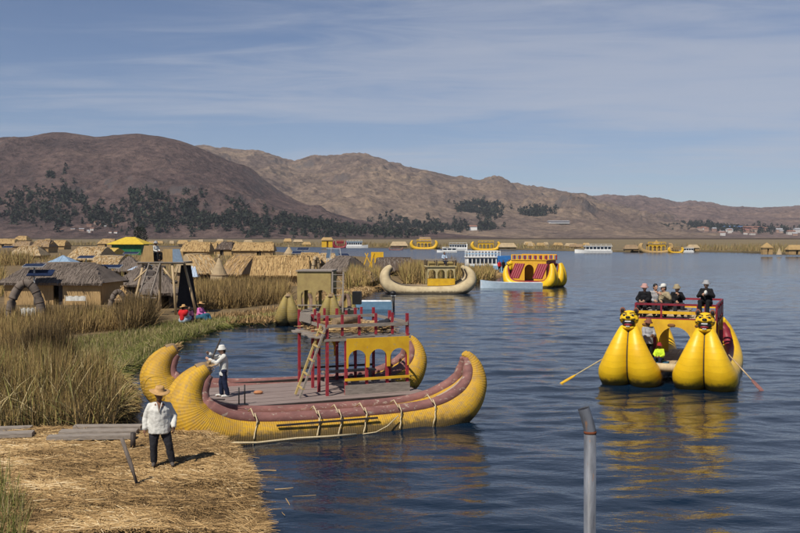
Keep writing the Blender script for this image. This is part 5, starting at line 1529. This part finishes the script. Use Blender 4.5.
hut('grey brown hut right of the standing white arch', 334, 279, 34, 270, 257, 4.5, R(-25), T_GREY, T_TAN, hip=.2, strands=400)
hut('pale hut roof in front of the water channel', 326, 268, 20, 262, 254, 5, R(-5), T_PALE, hip=.05, strands=200)
hut('low hut with a dark opening on the bank left of the cream boat', 362, 287, 24, 280, 272, 3.6, R(-10), T_TAN, hip=.2, strands=200)

def cone_hut(label, px, py, w_px, top_y, mat=T_PALE, n=18):
    p = gp(px, py, .33); k = p.y / 950; r = w_px * k / 2; h = (py - top_y) * k
    root = empty('reed_cone', p, 0, label, 'reed cone', 'pointed reed cones of the village')
    m = MB(); m.lathe([(r, 0), (r * .93, h * .10), (r * .86, h * .30), (r * .80, h * .34), (r * .42, h * .66), (r * .16, h * .88), (r * .05, h * .97)], n, (0, 0, 0), False, .03); m.build('cone', mat, root)
    m = MB(); m.lathe([(r * .88, h * .30), (r * .90, h * .32), (r * .84, h * .35)], n); m.build('binding', T_TAN, root)
    m = MB(); m.tube([(0, 0, h * .93), (0, 0, h * 1.08)], [r * .07, r * .16], 8); m.build('top_tuft', mat, root)
cone_hut('tall pointed reed cone between two gabled huts', 219, 284, 20, 256.5)
cone_hut('small pointed reed cone by the water channel', 289, 257.5, 13, 246, T_PALE)
cone_hut('small reed cone at the left of the water channel', 271, 256, 10, 246, T_GOLD)

# ------------------------------------------------------------------ houses of other materials
p = gp(127, 255, .33); k = p.y / 950
g = empty('green_house', p + Vector((0, 3, 0)), R(-3), 'green walled house with mustard yellow hipped roof', 'house')
w = 30 * k; wh = (254.5 - 243.5) * k; rh = (244 - 237) * k
m = MB()
nb = 16
for i in range(nb):
    q = MB(); q.box((-w / 2 + w * (i + .5) / nb, -3, wh / 2), (w / nb - .03, .12, wh)); q.build('wall_board', GREENP, g)
m.box((0, -2.9, wh / 2), (w - .05, .06, wh - .05)); m.box((0, 3, wh / 2), (w, .12, wh)); m.box((-w / 2 + .06, .05, wh / 2), (.12, 5.7, wh)); m.box((w / 2 - .06, .05, wh / 2), (.12, 5.7, wh)); m.build('wall', GREENP, g)
m = MB(); o_ = .9; b = m.addv([(-w / 2 - o_, -3 - o_, wh), (w / 2 + o_, -3 - o_, wh), (w / 2 + o_, 3 + o_, wh), (-w / 2 - o_, 3 + o_, wh), (-w * .16, 0, wh + rh), (w * .16, 0, wh + rh),
    (-w / 2 - o_, -3 - o_, wh - .12), (w / 2 + o_, -3 - o_, wh - .12), (w / 2 + o_, 3 + o_, wh - .12), (-w / 2 - o_, 3 + o_, wh - .12)])
for f in ((0, 1, 5, 4), (1, 2, 5), (2, 3, 4, 5), (3, 0, 4), (6, 7, 1, 0), (7, 8, 2, 1), (8, 9, 3, 2), (9, 6, 0, 3), (9, 8, 7, 6)): m.face([b + i for i in f])
m.build('roof', YROOF, g)
def tin_house(label, px, py, w_px, eave_y, top_y, mat, dep=5, rz=0.0):  # pyramid roof
    p = gp(px, py, .33); k = p.y / 950; w = w_px * k; wh = (py - eave_y) * k; rh = (eave_y - top_y) * k
    r = empty('tin_house', p + Vector((0, dep / 2, 0)), rz, label, 'house')
    m = MB(); m.box((0, 0, wh / 2), (w * .86, dep * .86, wh)); m.build('wall', T_TAN, r)
    n = 8            # roof of overlapping sheets
    for i in range(n):
        x0 = -w / 2 + w * i / n; x1 = -w / 2 + w * (i + 1) / n - .02
        t0 = 1 - abs(2 * i / n - 1); t1 = 1 - abs(2 * (i + 1) / n - 1); zz0 = (i % 2) * .03
        for sy in (-1, 1):
            A = Vector((x0, sy * dep / 2, wh + zz0)); B = Vector((x1, sy * dep / 2, wh + zz0)); Cc = Vector((x1, sy * dep / 2 * (1 - t1), wh + rh * t1 + zz0)); Dd = Vector((x0, sy * dep / 2 * (1 - t0), wh + rh * t0 + zz0))
            q = [A, B, Cc, Dd]
            if (Cc - B).length < .02: q = [A, B, Dd]
            elif (Dd - A).length < .02: q = [A, B, Cc]
            m = MB(); n_ = len(q); b = m.addv(q + [v - Vector((0, 0, .02)) for v in q])
            m.face([b + i_ for i_ in range(n_)]); m.face([b + n_ + i_ for i_ in reversed(range(n_))])
            for i_ in range(n_): m.face((b + i_, b + (i_ + 1) % n_, b + n_ + (i_ + 1) % n_, b + n_ + i_))
            m.build('roof_sheet', mat, r)
    for sx in (-1, 1):
        m = MB(); b = m.addv([(sx * w / 2, -dep / 2, wh - .01), (sx * w / 2, dep / 2, wh - .01), (0, 0, wh + rh - .02)]); m.face((b, b + 1, b + 2) if sx > 0 else (b + 1, b, b + 2)); m.build('hip_sheet', mat, r)
    return r
tin_house('house with pale blue pyramid tin roof behind the large dark hut', 57, 270, 34, 265.5, 255.5, TIN, 5)
tin_house('shed with light tin roof under the lookout tower', 140, 282, 26, 270, 263.5, TINL, 4)
tin_house('shed with light tin roof right of the lookout tower', 190, 284, 15, 277, 263.5, TINL, 4)

# ------------------------------------------------------------------ solar panels on posts
def solar(label, px, py_panel, w_px, py_foot, h=.9, tilt=35, rz=0.0):
    p = gp(px, py_foot, .33); k = p.y / 950; w = w_px * k; zt = zat(py_panel, p.y)
    r = empty('solar_panel', p, rz, label, 'solar panel', 'solar panels of the village')
    m = MB(); m.tube([(0, 0, 0), (0, 0, zt - .33)], .06, 8); m.build('post', ALU, r)
    rot = Matrix.Rotation(R(tilt), 3, 'X')
    m = MB(); m.box((0, 0, zt - .33), (w, h, .05), rot); f = m.build('frame', ALU, r)
    nc = max(2, int(w / .55))
    for i in range(nc):
        m = MB(); m.box(Vector((0, 0, zt - .33)) + rot @ Vector((-w / 2 + .04 + (w - .08) * (i + .5) / nc, 0, .03)), ((w - .08) / nc - .02, h - .08, .03), rot); m.build('cell_sheet', PANEL, f)
solar('solar panel on a post over the large dark hut', 34, 265.5, 21, 306, .7, 14)
solar('solar panel on a post right of the large dark hut', 110, 266.5, 23, 296, .9, 14)
solar('solar panel over the olive gold roof', 86, 257, 16, 272, 1.2, 14)
solar('solar panel left of the green house corner', 118, 256, 12, 268, 1.2, 14)
solar('long solar panel in front of the green house', 131, 253, 15, 262, 1.4, 14)
solar('far solar panel near the left edge', 8, 246.8, 10, 252, 2.2, 14)
solar('solar panel standing before the water channel', 303, 249, 12, 259, 2.0, 14)
solar('solar panel behind the white arch', 297, 252.5, 10, 264, 1.4, 14)
solar('solar panel right of the metal frame', 344, 255, 11, 268, 1.4, 14, .3)
m = MB(); pk = gp(40, 303, .33)
# roof-mounted panel on the large hut
pr_ = Vector(((40.5 - 400) / 950 * 63.4, 63.4, zat(274.5, 63.4)))
m = MB(); m.box((0, 0, .06), (1.7, .75, .05), Matrix.Rotation(R(30), 3, 'X')); o = m.build('roof_panel', PANEL, None, pr_ + Vector((0, 0, .05))); tag(o, 'dark solar panel lying on the large grey thatch roof', 'solar panel')

# ------------------------------------------------------------------ arches
def reed_arch(label, px, py, w_px, top_y, mat, r0=.22, rz=0.0, taper=.8):
    p = gp(px, py, .33); k = p.y / 950; w = w_px * k; h = (py - top_y) * k
    root = empty('reed_arch', p, rz, label, 'arch')
    P = [(-w / 2, 0, -.05), (-w * .50, 0, h * .3), (-w * .40, 0, h * .65), (-w * .18, 0, h * .92), (w * .06, 0, h * .96), (w * .28, 0, h * .78), (w * .42, 0, h * .45), (w / 2, 0, -.05)]
    C = catmull(P, 4)
    m = MB(); m.tube(C, [r0 * (1 + .02 * math.sin(i * 2.1)) for i in range(len(C))], 10); m.build('reed_roll', mat, root)
    for i in range(2, len(C) - 2, 3):
        m = MB(); d = Vector(C[i + 1]) - Vector(C[i - 1]); d.normalize(); m.tube([Vector(C[i]) - d * .03, Vector(C[i]) + d * .03], r0 * 1.03, 10); m.build('binding', T_DARK, root)
    return root
reed_arch('tall dark reed arch standing in the brown reeds at the left', 26, 328, 32, 282, T_GREY, .22, R(12))
reed_arch('small dark reed arch beside the low round hut', 118, 316, 16, 291, T_GREY, .16, R(20))
reed_arch('pale reed arch standing behind the olive boat', 316, 281, 8, 257, T_PALE, .2, R(40))
# white cloths
def cloth_sheet(label, px, py, w_px, h_px, depth_py, mat=C_WHITE):
    y = gp(px, depth_py, .33).y; k = y / 950; w = w_px * k; h = h_px * k; n = 12
    m = MB(); a = [m.addv([(-w / 2 + w * i / n, .025 * math.sin(i * 1.7) + dy, z) for i in range(n + 1)]) for dy in (0, .02) for z in (h + random.uniform(0, .03), 0)]
    for f0, f1 in ((a[0], a[1]), (a[3], a[2])):
        for i in range(n): m.face((f0 + i, f1 + i, f1 + i + 1, f0 + i + 1), None, True)
    o = m.build('hanging_cloth', mat, None, ((px - 400) / 950 * y, y, zat(py, y))); tag(o, label, 'cloth')
    m = MB(); m.bar((-w / 2 - .1, .01, h), (w / 2 + .1, .01, h), .03); m.build('line', WOODP, o)
    for x in (-w / 2 - .05, w / 2 + .05):
        m = MB(); m.bar((x, .01, h + .05), (x, .01, .33 - zat(py, y)), .05); m.build('line_post', WOODP, o)
cloth_sheet('white cloth hanging inside the tall reed arch', 27, 316, 14, 8, 326)
cloth_sheet('small white cloth left of the tall reed arch', 11, 313, 4, 7, 326)
cloth_sheet('white cloth stretched along the front of the large dark hut', 75, 301, 20, 5, 306)

# ------------------------------------------------------------------ lookout tower
tp = gp(172, 315, .33); D = tp.y; k = D / 950
tw = empty('lookout_tower', tp, 0, 'wooden lookout tower with ladder and reed sided platform', 'tower')
tx = lambda px: (px - 172) * k
tz = lambda py: zat(py, D) - .33
PZt = tz(263)
def pole(a, b, r=.085, name='leg'):
    m = MB(); m.tube([a, ((Vector(a) + Vector(b)) / 2) + Vector((.02, 0, 0)), b], [r, r * .95, r * .88], 8); return m.build(name, WOODP, tw)
pole((tx(175.5), .0, 0), (tx(172), .0, PZt)); pole((tx(192.5), .9, 0), (tx(180), 1.0, PZt))
pole((tx(131), .0, 0), (tx(143), .1, PZt)); pole((tx(150), 2.0, 0), (tx(152), 1.9, PZt))
pole((tx(173.5), 0, tz(282)), (tx(163), 0, tz(268)), .06, 'brace'); pole((tx(134), .0, tz(281)), (tx(150), .1, tz(266)), .055, 'brace')
pole((tx(174), 0, tz(280)), (tx(178), 0, tz(266)), .05, 'brace')
for i in range(8):
    m = MB(); m.box((tx(161), -.05 + .27 * i, PZt + .04), (48 * k, .25, .05)); m.build('platform_board', WOOD, tw)
for y in (.0, 1.9):
    m = MB(); m.bar((tx(137), y, PZt - .02), (tx(186), y, PZt - .02), .09); m.build('platform_beam', WOODP, tw)
def mat_panel(x0, x1, x2, x3, z0, z1, y, mat, name='reed_screen'):
    m = MB(); b = m.addv([(tx(x0), y, z0), (tx(x1), y, z0), (tx(x2), y, z1), (tx(x3), y, z1), (tx(x0), y + .06, z0), (tx(x1), y + .06, z0), (tx(x2), y + .06, z1), (tx(x3), y + .06, z1)])
    for f in ((0, 1, 2, 3), (7, 6, 5, 4), (0, 4, 5, 1), (1, 5, 6, 2), (2, 6, 7, 3), (3, 7, 4, 0)): m.face([b + i for i in f])
    m.build(name, mat, tw)
mat_panel(140.5, 154, 153, 144.5, PZt + .07, tz(245.5), -.05, T_GOLD); mat_panel(163, 174.5, 174, 163.5, PZt + .07, tz(249), -.05, T_GOLD)
mat_panel(141, 175, 175, 141, PZt + .07, tz(252), 2.05, T_GOLD)
mat_panel(173, 184, 180, 173, PZt + .0, tz(249), -.12, cloth('blue_grey', (.20, .27, .36)), 'blue_cloth')
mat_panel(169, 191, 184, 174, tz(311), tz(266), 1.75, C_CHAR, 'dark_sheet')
ladder(tw, (tx(141.5), -.75, tz(297)), (tx(150), -.12, PZt + .05), (11 * k, 0, 0), 6, WOOD, WOOD, rad=.04)
pole((tx(148), -.8, 0), (tx(146), -.72, tz(296)), .09, 'ladder_stand'); m = MB(); m.box((tx(151), -.72, tz(297)), (1.0, .3, .06)); m.build('ladder_step', WOOD, tw)
person('person in white shirt and white hat sitting on the lookout tower', (tp.x + tx(153), tp.y + .55, .33 + PZt + .42), R(55), SIT, top=C_WHITE, legs=C_BLACK, hat=('bucket', C_GREY), hair=HAIR, voxel=.02, tilt=R(12))
m = MB(); m.box((0, 0, .2), (.5, .5, .36)); o = m.build('tower_stool', DARKW, None, (tp.x + tx(153), tp.y + .62, .33 + PZt + .07)); tag(o, 'dark stool under the person on the lookout tower', 'stool')
# two women sitting on the bank
wA = gp(183, 322.5, .45); wB = gp(200, 319.5, .45)
SITG = dict(SIT, pelvis=(0, .05, .10), knL=(-.14, -.34, .18), knR=(.14, -.34, .18), anL=(-.12, -.50, -.02), anR=(.12, -.50, -.02))
person('person in white sleeves with red shawl and straw hat sitting on the bank', wA, R(165), SITG, top=C_WHITE, skirt=C_PALEB, shawl=C_RED, hat=('brim', STRAWHAT), hair=HAIR, voxel=.02, bulk=1.1, scale=1.05, turn=R(-40))
person('person in pink jacket and straw hat with blue skirt sitting on the bank', wB, R(65), SITG, top=C_PINK, skirt=C_TEAL, hat=('brim', STRAWHAT), hair=HAIR, voxel=.02, bulk=1.1, scale=1.08)
person('person in dark mauve coat sitting behind the one with the red shawl', gp(189, 321.3, .45), R(10), SITG, top=C_MAUVE, skirt=C_MAUVE, hair=HAIR, voxel=.022, bulk=1.0, scale=.95)
# stook of dark reeds and metal frame, yellow landing stage
n = 1500
c = gp(44, 366, .3); B = np.stack([c.x + rng.normal(0, .45, n), c.y + rng.normal(0, .35, n), np.full(n, .25)], 1)
o = blades('reed_stook', B, rng.uniform(1.0, 1.9, n), rng.uniform(.02, .035, n), np.abs(rng.normal(.1, .14, n)), M_REED, np.clip(rng.normal(.06, .07, n), 0, 1)); tag(o, 'dark dead reed stook behind the tall reeds', 'reeds', None, 'stuff')
fp = gp(333, 273, .33); k = fp.y / 950
fr = empty('cloth_rack', fp, R(-8), 'grey metal frame hung with blue cloth before the water channel', 'frame')
for x in (-8, 8):
    for y in (0, 1.6):
        m = MB(); m.bar((x * k, y, 0), (x * k * .55, y, 25 * k), .09); m.build('leg', ALU, fr)
for z in (14, 24.5):
    m = MB(); m.bar((-7 * k, 0, z * k), (7 * k, 0, z * k), .08); m.build('cross_bar', ALU, fr)
for x in (-4.5, 4.0):
    m = MB(); m.box((x * k, -.08, 19.5 * k), (3.5 * k, .05, 9 * k), Matrix.Rotation(R(12 if x < 0 else -14), 3, 'Y')); m.build('blue_cloth', cloth('slate', (.10, .15, .22)), fr)
yp_ = gp(373, 268, .33); k = yp_.y / 950
ys_ = empty('yellow_stage', yp_, R(3), 'yellow wooden landing stage with carved forked posts by the channel', 'stage')
m = arch_panel(MB(), -2 * k, 10.5 * k, 16 * k, 9 * k, 5 * k, 3, .2, 0, .12); m.build('arched_panel', YELP, ys_)
for x in (-10, -4):
    m = MB(); m.bar((x * k, 0, 0), ((x + 5) * k, 0, 15 * k), .17, .14); m.build('forked_post', YELP, ys_)
m = MB(); m.bar((-3 * k, 0, 5 * k), (-8 * k, 0, 15 * k), .15, .12); m.build('forked_post', YELP, ys_)
for x in (-1.5, 4, 10):
    m = MB(); m.bar((x * k, .06, 0), (x * k, .06, 9 * k), .2); m.build('post', YELP, ys_)
# ================================================================== FAR SHORE
def launch(label, px, py, w_px, h_px, mat=WHITEP, canopy=None, flip=False, group='white passenger launches on the far shore', nw=7):
    """covered passenger launch with a window row and a pointed bow"""
    p = gp(px, py, 0); k = p.y / 950; L = w_px * k; H = h_px * k; W = min(L * .26, H * .9)
    r = empty('passenger_boat', p + Vector((0, W / 2, 0)), math.pi if flip else 0, label, 'boat', group)
    hh = H * .27; m = MB(); rows = []
    for i in range(13):
        t = i / 12; x = -L / 2 + L * t; w = W / 2 * (1 - max(0, (.35 - t) / .35) ** 2 * .96); sh = hh * (1 + .45 * max(0, (.4 - t) / .4))
        rows.append(m.addv([(x, -w, sh), (x, -w * .8, -.2), (x, w * .8, -.2), (x, w, sh)]))
    for a, b in zip(rows, rows[1:]):
        for q in range(4): q2 = (q + 1) % 4; m.face((a + q, b + q, b + q2, a + q2))
    m.face([rows[0] + i for i in range(4)]); m.face([rows[-1] + i for i in reversed(range(4))]); m.build('hull', mat, r)
    c0, c1 = -L * .22, L * .47
    m = MB(); m.box(((c0 + c1) / 2, 0, hh + H * .20), (c1 - c0, W * .82, H * .42)); cb = m.build('cabin', mat, r)
    for i in range(nw):
        for s in (-1, 1):
            m = MB(); m.box((c0 + (c1 - c0) * (i + .5) / nw, s * W * .41, hh + H * .25), ((c1 - c0) / nw * .8, .06, H * .24)); m.build('window', GLASS, cb)
    m = MB(); m.box((c0 - .02, 0, hh + H * .26), (.06, W * .7, H * .2)); m.build('windscreen', GLASS, cb)
    m = MB(); m.box(((c0 + c1) / 2, 0, hh + H * .455), (c1 - c0 + L * .06, W * .95, H * .06)); m.build('roof', canopy or mat, r)
    for i in range(6):
        m = MB(); m.tube([(c0 + (c1 - c0) * i / 5, -W * .42, hh + H * .48), (c0 + (c1 - c0) * i / 5, -W * .42, hh + H * .66)], H * .012, 6); m.build('rail_post', mat, r)
    m = MB(); m.bar((c0, -W * .42, hh + H * .66), (c1, -W * .42, hh + H * .66), H * .025); m.build('rail', mat, r)
    return r
launch('white passenger launch moored at the far right shore', 594, 253, 37, 9.5)
launch('white launch with dark window band in front of the far reeds', 455, 250.6, 25, 8.5, canopy=ALU)
launch('small white and blue launch on the far water left of the middle', 357, 248.0, 22, 8.5, canopy=BLUEP, flip=True)
launch('low white motor launch in front of the larger far launch', 447, 252.4, 20, 6, nw=3)
launch('flat pale launch moored beside the far golden boats', 687, 252.6, 14, 6, nw=4)
# two decked blue and white tour boat behind the reeds
p = gp(489, 272); k = p.y / 950
tb = empty('tour_boat', p + Vector((0, 1.5, 0)), R(2), 'white two decked tour boat with blue tarpaulin behind the reeds', 'boat')
L = 46 * k
m = MB(); m.box((0, 0, .35), (L, 2.8, 1.1)); m.build('hull', BLUEP, tb)
m = MB(); m.box((-L * .12, 0, 1.45), (L * .74, 2.5, 1.15)); cb = m.build('cabin', WHITEP, tb)
for i in range(8):
    m = MB(); m.box((-L * .46 + L * .70 * (i + .5) / 8, -1.26, 1.55), (L * .7 / 8 * .72, .06, .72)); m.build('window', GLASS, cb)
m = MB(); m.box((-L * .12, 0, 2.06), (L * .78, 2.8, .08)); m.build('roof', WHITEP, tb)
for i in range(11):
    for y in (-1.3, 1.3):
        m = MB(); m.box((-L * .48 + L * .72 * i / 10, y, 2.5), (.08, .06, .85)); m.build('rail_post', WHITEP, tb)
for z in (2.5, 2.9):
    for y in (-1.3, 1.3):
        m = MB(); m.bar((-L * .49, y, z), (L * .25, y, z), .07); m.build('rail', BLUEP if z < 2.7 else WHITEP, tb)
m = MB(); m.tube([(-L * .485, -1.3, 2.1), (-L * .485, -1.3, 3.9)], .06, 6); m.build('mast', WHITEP, tb)
m = MB(); m.box((L * .33, -.2, 1.75), (L * .30, 3.0, .9), None, .06); m.build('tarpaulin', BLUET, tb)
tp2 = [gp(499, 274.5), gp(503, 274), gp(506, 273.5)]
for i, (q, c_, lab) in enumerate(((tp2[0], C_RED, 'figure in red standing on the reed edge by the blue tarpaulin'), (tp2[1], C_BLACK, 'figure in black standing on the reed edge by the carved heads'))):
    person(lab, (q.x, q.y - .5, .34), R(20), {}, top=c_, legs=C_BLACK, hair=HAIR, voxel=.035)

# simplified reed boats far off: two curled hulls, cabin, rail
def far_reed_boat(label, px, py, w_px, h_px, hm, cm, rm, group='reed boats on the far shore'):
    p = gp(px, py, 0); k = p.y / 950; L = w_px * k; H = h_px * k
    r = empty('reed_boat', p + Vector((0, 1.2, 0)), 0, label, 'boat', group)
    rr = H * .17
    S = [(-L * .44, H * .78, rr * .35), (-L * .49, H * .5, rr * .8), (-L * .42, H * .16, rr), (-L * .2, .02, rr), (L * .2, .02, rr), (L * .42, H * .16, rr), (L * .49, H * .5, rr * .8), (L * .44, H * .78, rr * .35)]
    C = catmull(S, 4)
    for y in (-rr * 1.3, rr * 1.3):
        m = MB(); m.tube([(c[0], y, c[1]) for c in C], [c[2] for c in C], 10, True, True, (0, 1, 0)); m.build('hull', hm, r)
    m = arch_panel(MB(), -L * .27, L * .27, H * .68, H * .42, rr * .8, 4, L * .03, -rr * 1.8, .1); m.build('arched_panel', cm, r)
    m = arch_panel(MB(), -L * .27, L * .27, H * .68, H * .42, rr * .8, 4, L * .03, rr * 1.7, .1); m.build('arched_panel', cm, r)
    m = MB(); m.box((0, 0, H * .70), (L * .58, rr * 4, H * .05)); m.build('roof', rm, r)
    m = MB(); m.bar((-L * .27, -rr * 1.8, H * .86), (L * .27, -rr * 1.8, H * .86), H * .05); m.build('rail', cm, r)
    for i in range(5):
        m = MB(); m.box((-L * .27 + L * .54 * i / 4, -rr * 1.8, H * .79), (H * .04, H * .04, H * .14)); m.build('rail_post', cm, r)
far_reed_boat('bright yellow reed boat on the far shore left of the white launch', 424, 249, 26, 11, YELP, YELP, T_GOLD)
far_reed_boat('golden yellow roofed reed boat on the far shore right of the white launch', 486, 250.3, 28, 11, YELP, YELP, T_GOLD)
far_reed_boat('golden reed boat with high cabin on the far shore below the right hills', 657, 252.6, 32, 12, T_GOLD, YELP, T_GOLD)
far_reed_boat('small golden reed boat moored right of the high cabined one', 677, 252.8, 14, 7, YELP, T_GOLD, T_GOLD)
far_reed_boat('red hulled reed boat on the far shore left of the white and blue launch', 340, 247.8, 13, 9, MAROON2, MAROON2, C_RED)
far_reed_boat('small dark reed canoe lying on the far channel', 396, 250.2, 14, 4, MAROON, MAROON, T_DARK)
def far_hut(label, px, py, w_px, h_px, roof, wall=T_WALL, kind='hut', group='huts on the far shore', wf=.35):
    p = gp(px, py, .5); k = p.y / 950; w = w_px * k; h = h_px * k; d = w * .6
    r = empty('reed_hut', p + Vector((0, d / 2, 0)), 0, label, 'hut', group)
    if kind == 'cone':
        m = MB(); m.lathe([(w / 2, 0), (w * .36, h * .35), (w * .12, h * .8), (.02, h)], 10, (0, 0, 0), False, .05); m.build('cone', roof, r); 
        m = MB(); m.tube([(0, 0, h * .9), (0, 0, h * 1.1)], w * .04, 6); m.build('top_tuft', roof, r); return
    wh = h * wf
    m = MB(); m.box((-w * .24, 0, wh / 2), (w * .42, d * .8, wh)); m.box((w * .28, 0, wh / 2), (w * .34, d * .8, wh)); m.box((.04 * w, d * .15, wh / 2), (w * .2, d * .5, wh)); m.build('wall', wall, r)
    m = MB(); o_ = .02 * w; b = m.addv([(-w / 2, -d / 2, wh), (w / 2, -d / 2, wh), (w / 2, d / 2, wh), (-w / 2, d / 2, wh), (-w * (.36 if kind == 'hut' else .02), 0, h), (w * (.36 if kind == 'hut' else .02), 0, h), (-w / 2, -d / 2, wh - h * .08), (w / 2, -d / 2, wh - h * .08), (w / 2, d / 2, wh - h * .08), (-w / 2, d / 2, wh - h * .08)])
    for f in ((0, 1, 5, 4), (1, 2, 5), (2, 3, 4, 5), (3, 0, 4), (6, 7, 1, 0), (7, 8, 2, 1), (8, 9, 3, 2), (9, 6, 0, 3), (9, 8, 7, 6)): m.face([b + i for i in f])
    m.build('roof', roof, r)
far_hut('lookout hut with pointed roof on the far right island', 768, 254.5, 11, 12, T_GOLD, kind='pyramid', wf=.6)
far_hut('pale pointed reed cone on the far right island', 780, 254.6, 6, 7, T_PALE, kind='cone')
far_hut('golden hut at the far right edge of the island', 797, 254.5, 17, 9.5, T_GOLD, wf=.55)
far_hut('tall golden hut with yellow wall at the left of the far channel', 327, 247.4, 12, 10, T_GOLD, YELP, wf=.75)
far_hut('long pale roof behind the golden roofed boat', 508, 249, 18, 6, T_PALE)
far_hut('pale hut left of the far bright yellow boat', 399, 247.6, 18, 6, T_PALE)
far_hut('brown topped hut behind the far bright yellow boat', 425, 246.5, 15, 9.5, T_TAN)
far_hut('small pointed golden roof over the far golden boat', 657, 250, 9, 10, T_GOLD, kind='pyramid', wf=.4)
far_hut('tan hut among the far reeds right of the passenger launch', 632, 250.8, 15, 6, T_TAN)
far_hut('pale shelter on the far shore at the right of the golden boats', 694, 250.6, 12, 6, T_PALE, wf=.5)
rs = random.Random(5)
for i in range(46):           # indistinct roofs of the villages beyond, nothing tells them apart
    x = rs.choice([rs.uniform(172, 330), rs.uniform(172, 330), rs.uniform(-5, 175), rs.uniform(520, 590)])
    rc = rs.choice([T_GOLD, T_PALE, T_GOLD, T_TAN]); zn = 'left of the dark tree' if x < 140 else 'above the long golden huts' if x < 255 else 'before the far channel' if x < 400 else 'right of the golden roofed boat'
    lb = 'tiny %s reed roof in the far village %s' % ({T_GOLD: 'golden', T_PALE: 'pale', T_TAN: 'tan'}[rc], zn)
    far_hut(lb, x, rs.uniform(243.0, 246.4) if x < 400 else rs.uniform(245.5, 248.5), rs.uniform(5, 11), rs.uniform(3, 5.2), rc, rs.choice([T_GOLD, YELP, T_TAN]), group='tiny far village roofs, %s' % lb[5:])
# small pale houses of the lakeside towns at the foot of the hills
hm_ = [M('plaster_%d' % i, c, None, .4, rough=.9) for i, c in enumerate(((.55, .52, .48), (.42, .32, .26), (.60, .58, .56), (.34, .22, .17)))]
def town_house(label, hl, px, t, w, h, wall, roof, group=None):
    tx_, Y, Z = HILLS[hl]; y = Y[0] + (Y[HILL_NY[hl]] - Y[0]) * t; x = (px - 400) / 950 * y; z = float(hill_z(hl, x, y)) - .8
    r = empty('town_house', (x, y, max(z, .3)), rs.uniform(-.3, .3), label, 'house', group)
    m = MB(); m.box((0, 0, h / 2), (w, w * .7, h)); m.build('wall', wall, r)
    m = MB(); b = m.addv([(-w * .53, -w * .4, h), (w * .53, -w * .4, h), (w * .53, w * .4, h), (-w * .53, w * .4, h), (-w * .53, 0, h * 1.35), (w * .53, 0, h * 1.35)])
    for f in ((0, 1, 5, 4), (2, 3, 4, 5), (1, 2, 5), (3, 0, 4), (3, 2, 1, 0)): m.face([b + i for i in f])
    m.build('roof', roof, r)
ROOFS = [M('rusty_tin_roof', (.26, .13, .09), None, .3), M('grey_tin_roof', (.36, .37, .40), None, .3)]
for i in range(60):
    hl, px, t = rs.choice([('hill_right', rs.gauss(735, 40), rs.uniform(.035, .12)), ('hill_right', rs.gauss(620, 40), rs.uniform(.03, .09)), ('hill_right', rs.uniform(560, 800), rs.uniform(.03, .10)), ('hill_left', rs.uniform(60, 130), rs.uniform(.03, .12))])
    s = 1.0 if hl == 'hill_right' else .35
    wi = rs.randrange(4); ri = rs.randrange(2); zn = 'below the left hill' if hl == 'hill_left' else 'near the far passenger launch' if px < 650 else 'below the right hills'
    lb = 'tiny %s house with %s roof in the town %s' % (('cream', 'tan', 'white', 'brown')[wi], ('rusty', 'grey')[ri], zn)
    town_house(lb, hl, px, t, rs.uniform(9, 20) * s, rs.uniform(5, 10) * s, hm_[wi], ROOFS[ri], 'town houses, %s' % lb[5:])
town_house('white house alone on the lower slope of the centre mountain', 'hill_centre', 472, .085, 20, 9, WHITEP, ROOFS[0])
town_house('long white building on the slope of the right hills', 'hill_centre', 558, .17, 46, 5, WHITEP, ROOFS[1])
town_house('building with a blue roof in the town at the right', 'hill_right', 734, .13, 60, 8, hm_[0], M('blue_tin_roof', (.10, .2, .42), None, .3))
town_house('pink brick building in the town at the right', 'hill_right', 752, .115, 50, 10, M('pink_brick', (.42, .2, .17), None, .3), ROOFS[0])
# single dark tree beside the green house
def near_tree(label, px, py, top_y, w_px):
    p = gp(px, py, .33); k = p.y / 950; h = (py - top_y) * k; w = w_px * k
    r = empty('tree', p, 0, label, 'tree')
    m = MB(); m.tube([(0, 0, 0), (.05, 0, h * .35), (.1, 0, h * .8)], [h * .045, h * .035, h * .01], 8)
    for a in range(5): m.tube([(.05, 0, h * (.3 + .08 * a)), (w * .3 * math.cos(a * 2.2), w * .3 * math.sin(a * 2.2), h * (.5 + .08 * a))], [h * .02, h * .006], 6)
    m.build('trunk', DARKW, r)
    n = 900; th = rng.uniform(0, 6.28, n); hz = rng.uniform(.15, 1, n); rr = w / 2 * np.sqrt(np.sin(np.clip(hz, .05, .98) * math.pi) + .1) * np.sqrt(rng.uniform(0, 1, n)) * (.75 + .5 * vnoise(th * 1.2, hz * 4, 7))
    c = np.stack([rr * np.cos(th), rr * np.sin(th), hz * h], 1)
    V = (c[:, None, :] + rng.normal(0, h * .035, (n, 3, 3))).reshape(-1, 3)
    o = bpy.data.objects.new('crown', numpy_mesh('crown', V, np.arange(n * 3).reshape(-1, 3), M_LEAF, np.repeat(rng.uniform(.2, 1, n), 3))); link(o, r)
near_tree('dark bushy tree behind the green house', 140, 246, 227, 15)

# ------------------------------------------------------------------ the air
m = MB(); m.box((0, 4200, 349), (9600, 8700, 702))
hz_m = bpy.data.materials.new('thin_haze'); hz_m.use_nodes = True; nt = hz_m.node_tree; nt.nodes.clear()
out = nt.nodes.new('ShaderNodeOutputMaterial'); pv = nt.nodes.new('ShaderNodeVolumePrincipled')
pv.inputs['Color'].default_value = (.80, .85, 1.0, 1); pv.inputs['Density'].default_value = HAZE; pv.inputs['Anisotropy'].default_value = 0.0
nt.links.new(pv.outputs[0], out.inputs['Volume'])
hz = m.build('haze', hz_m); tag(hz, None, None, None, 'stuff')
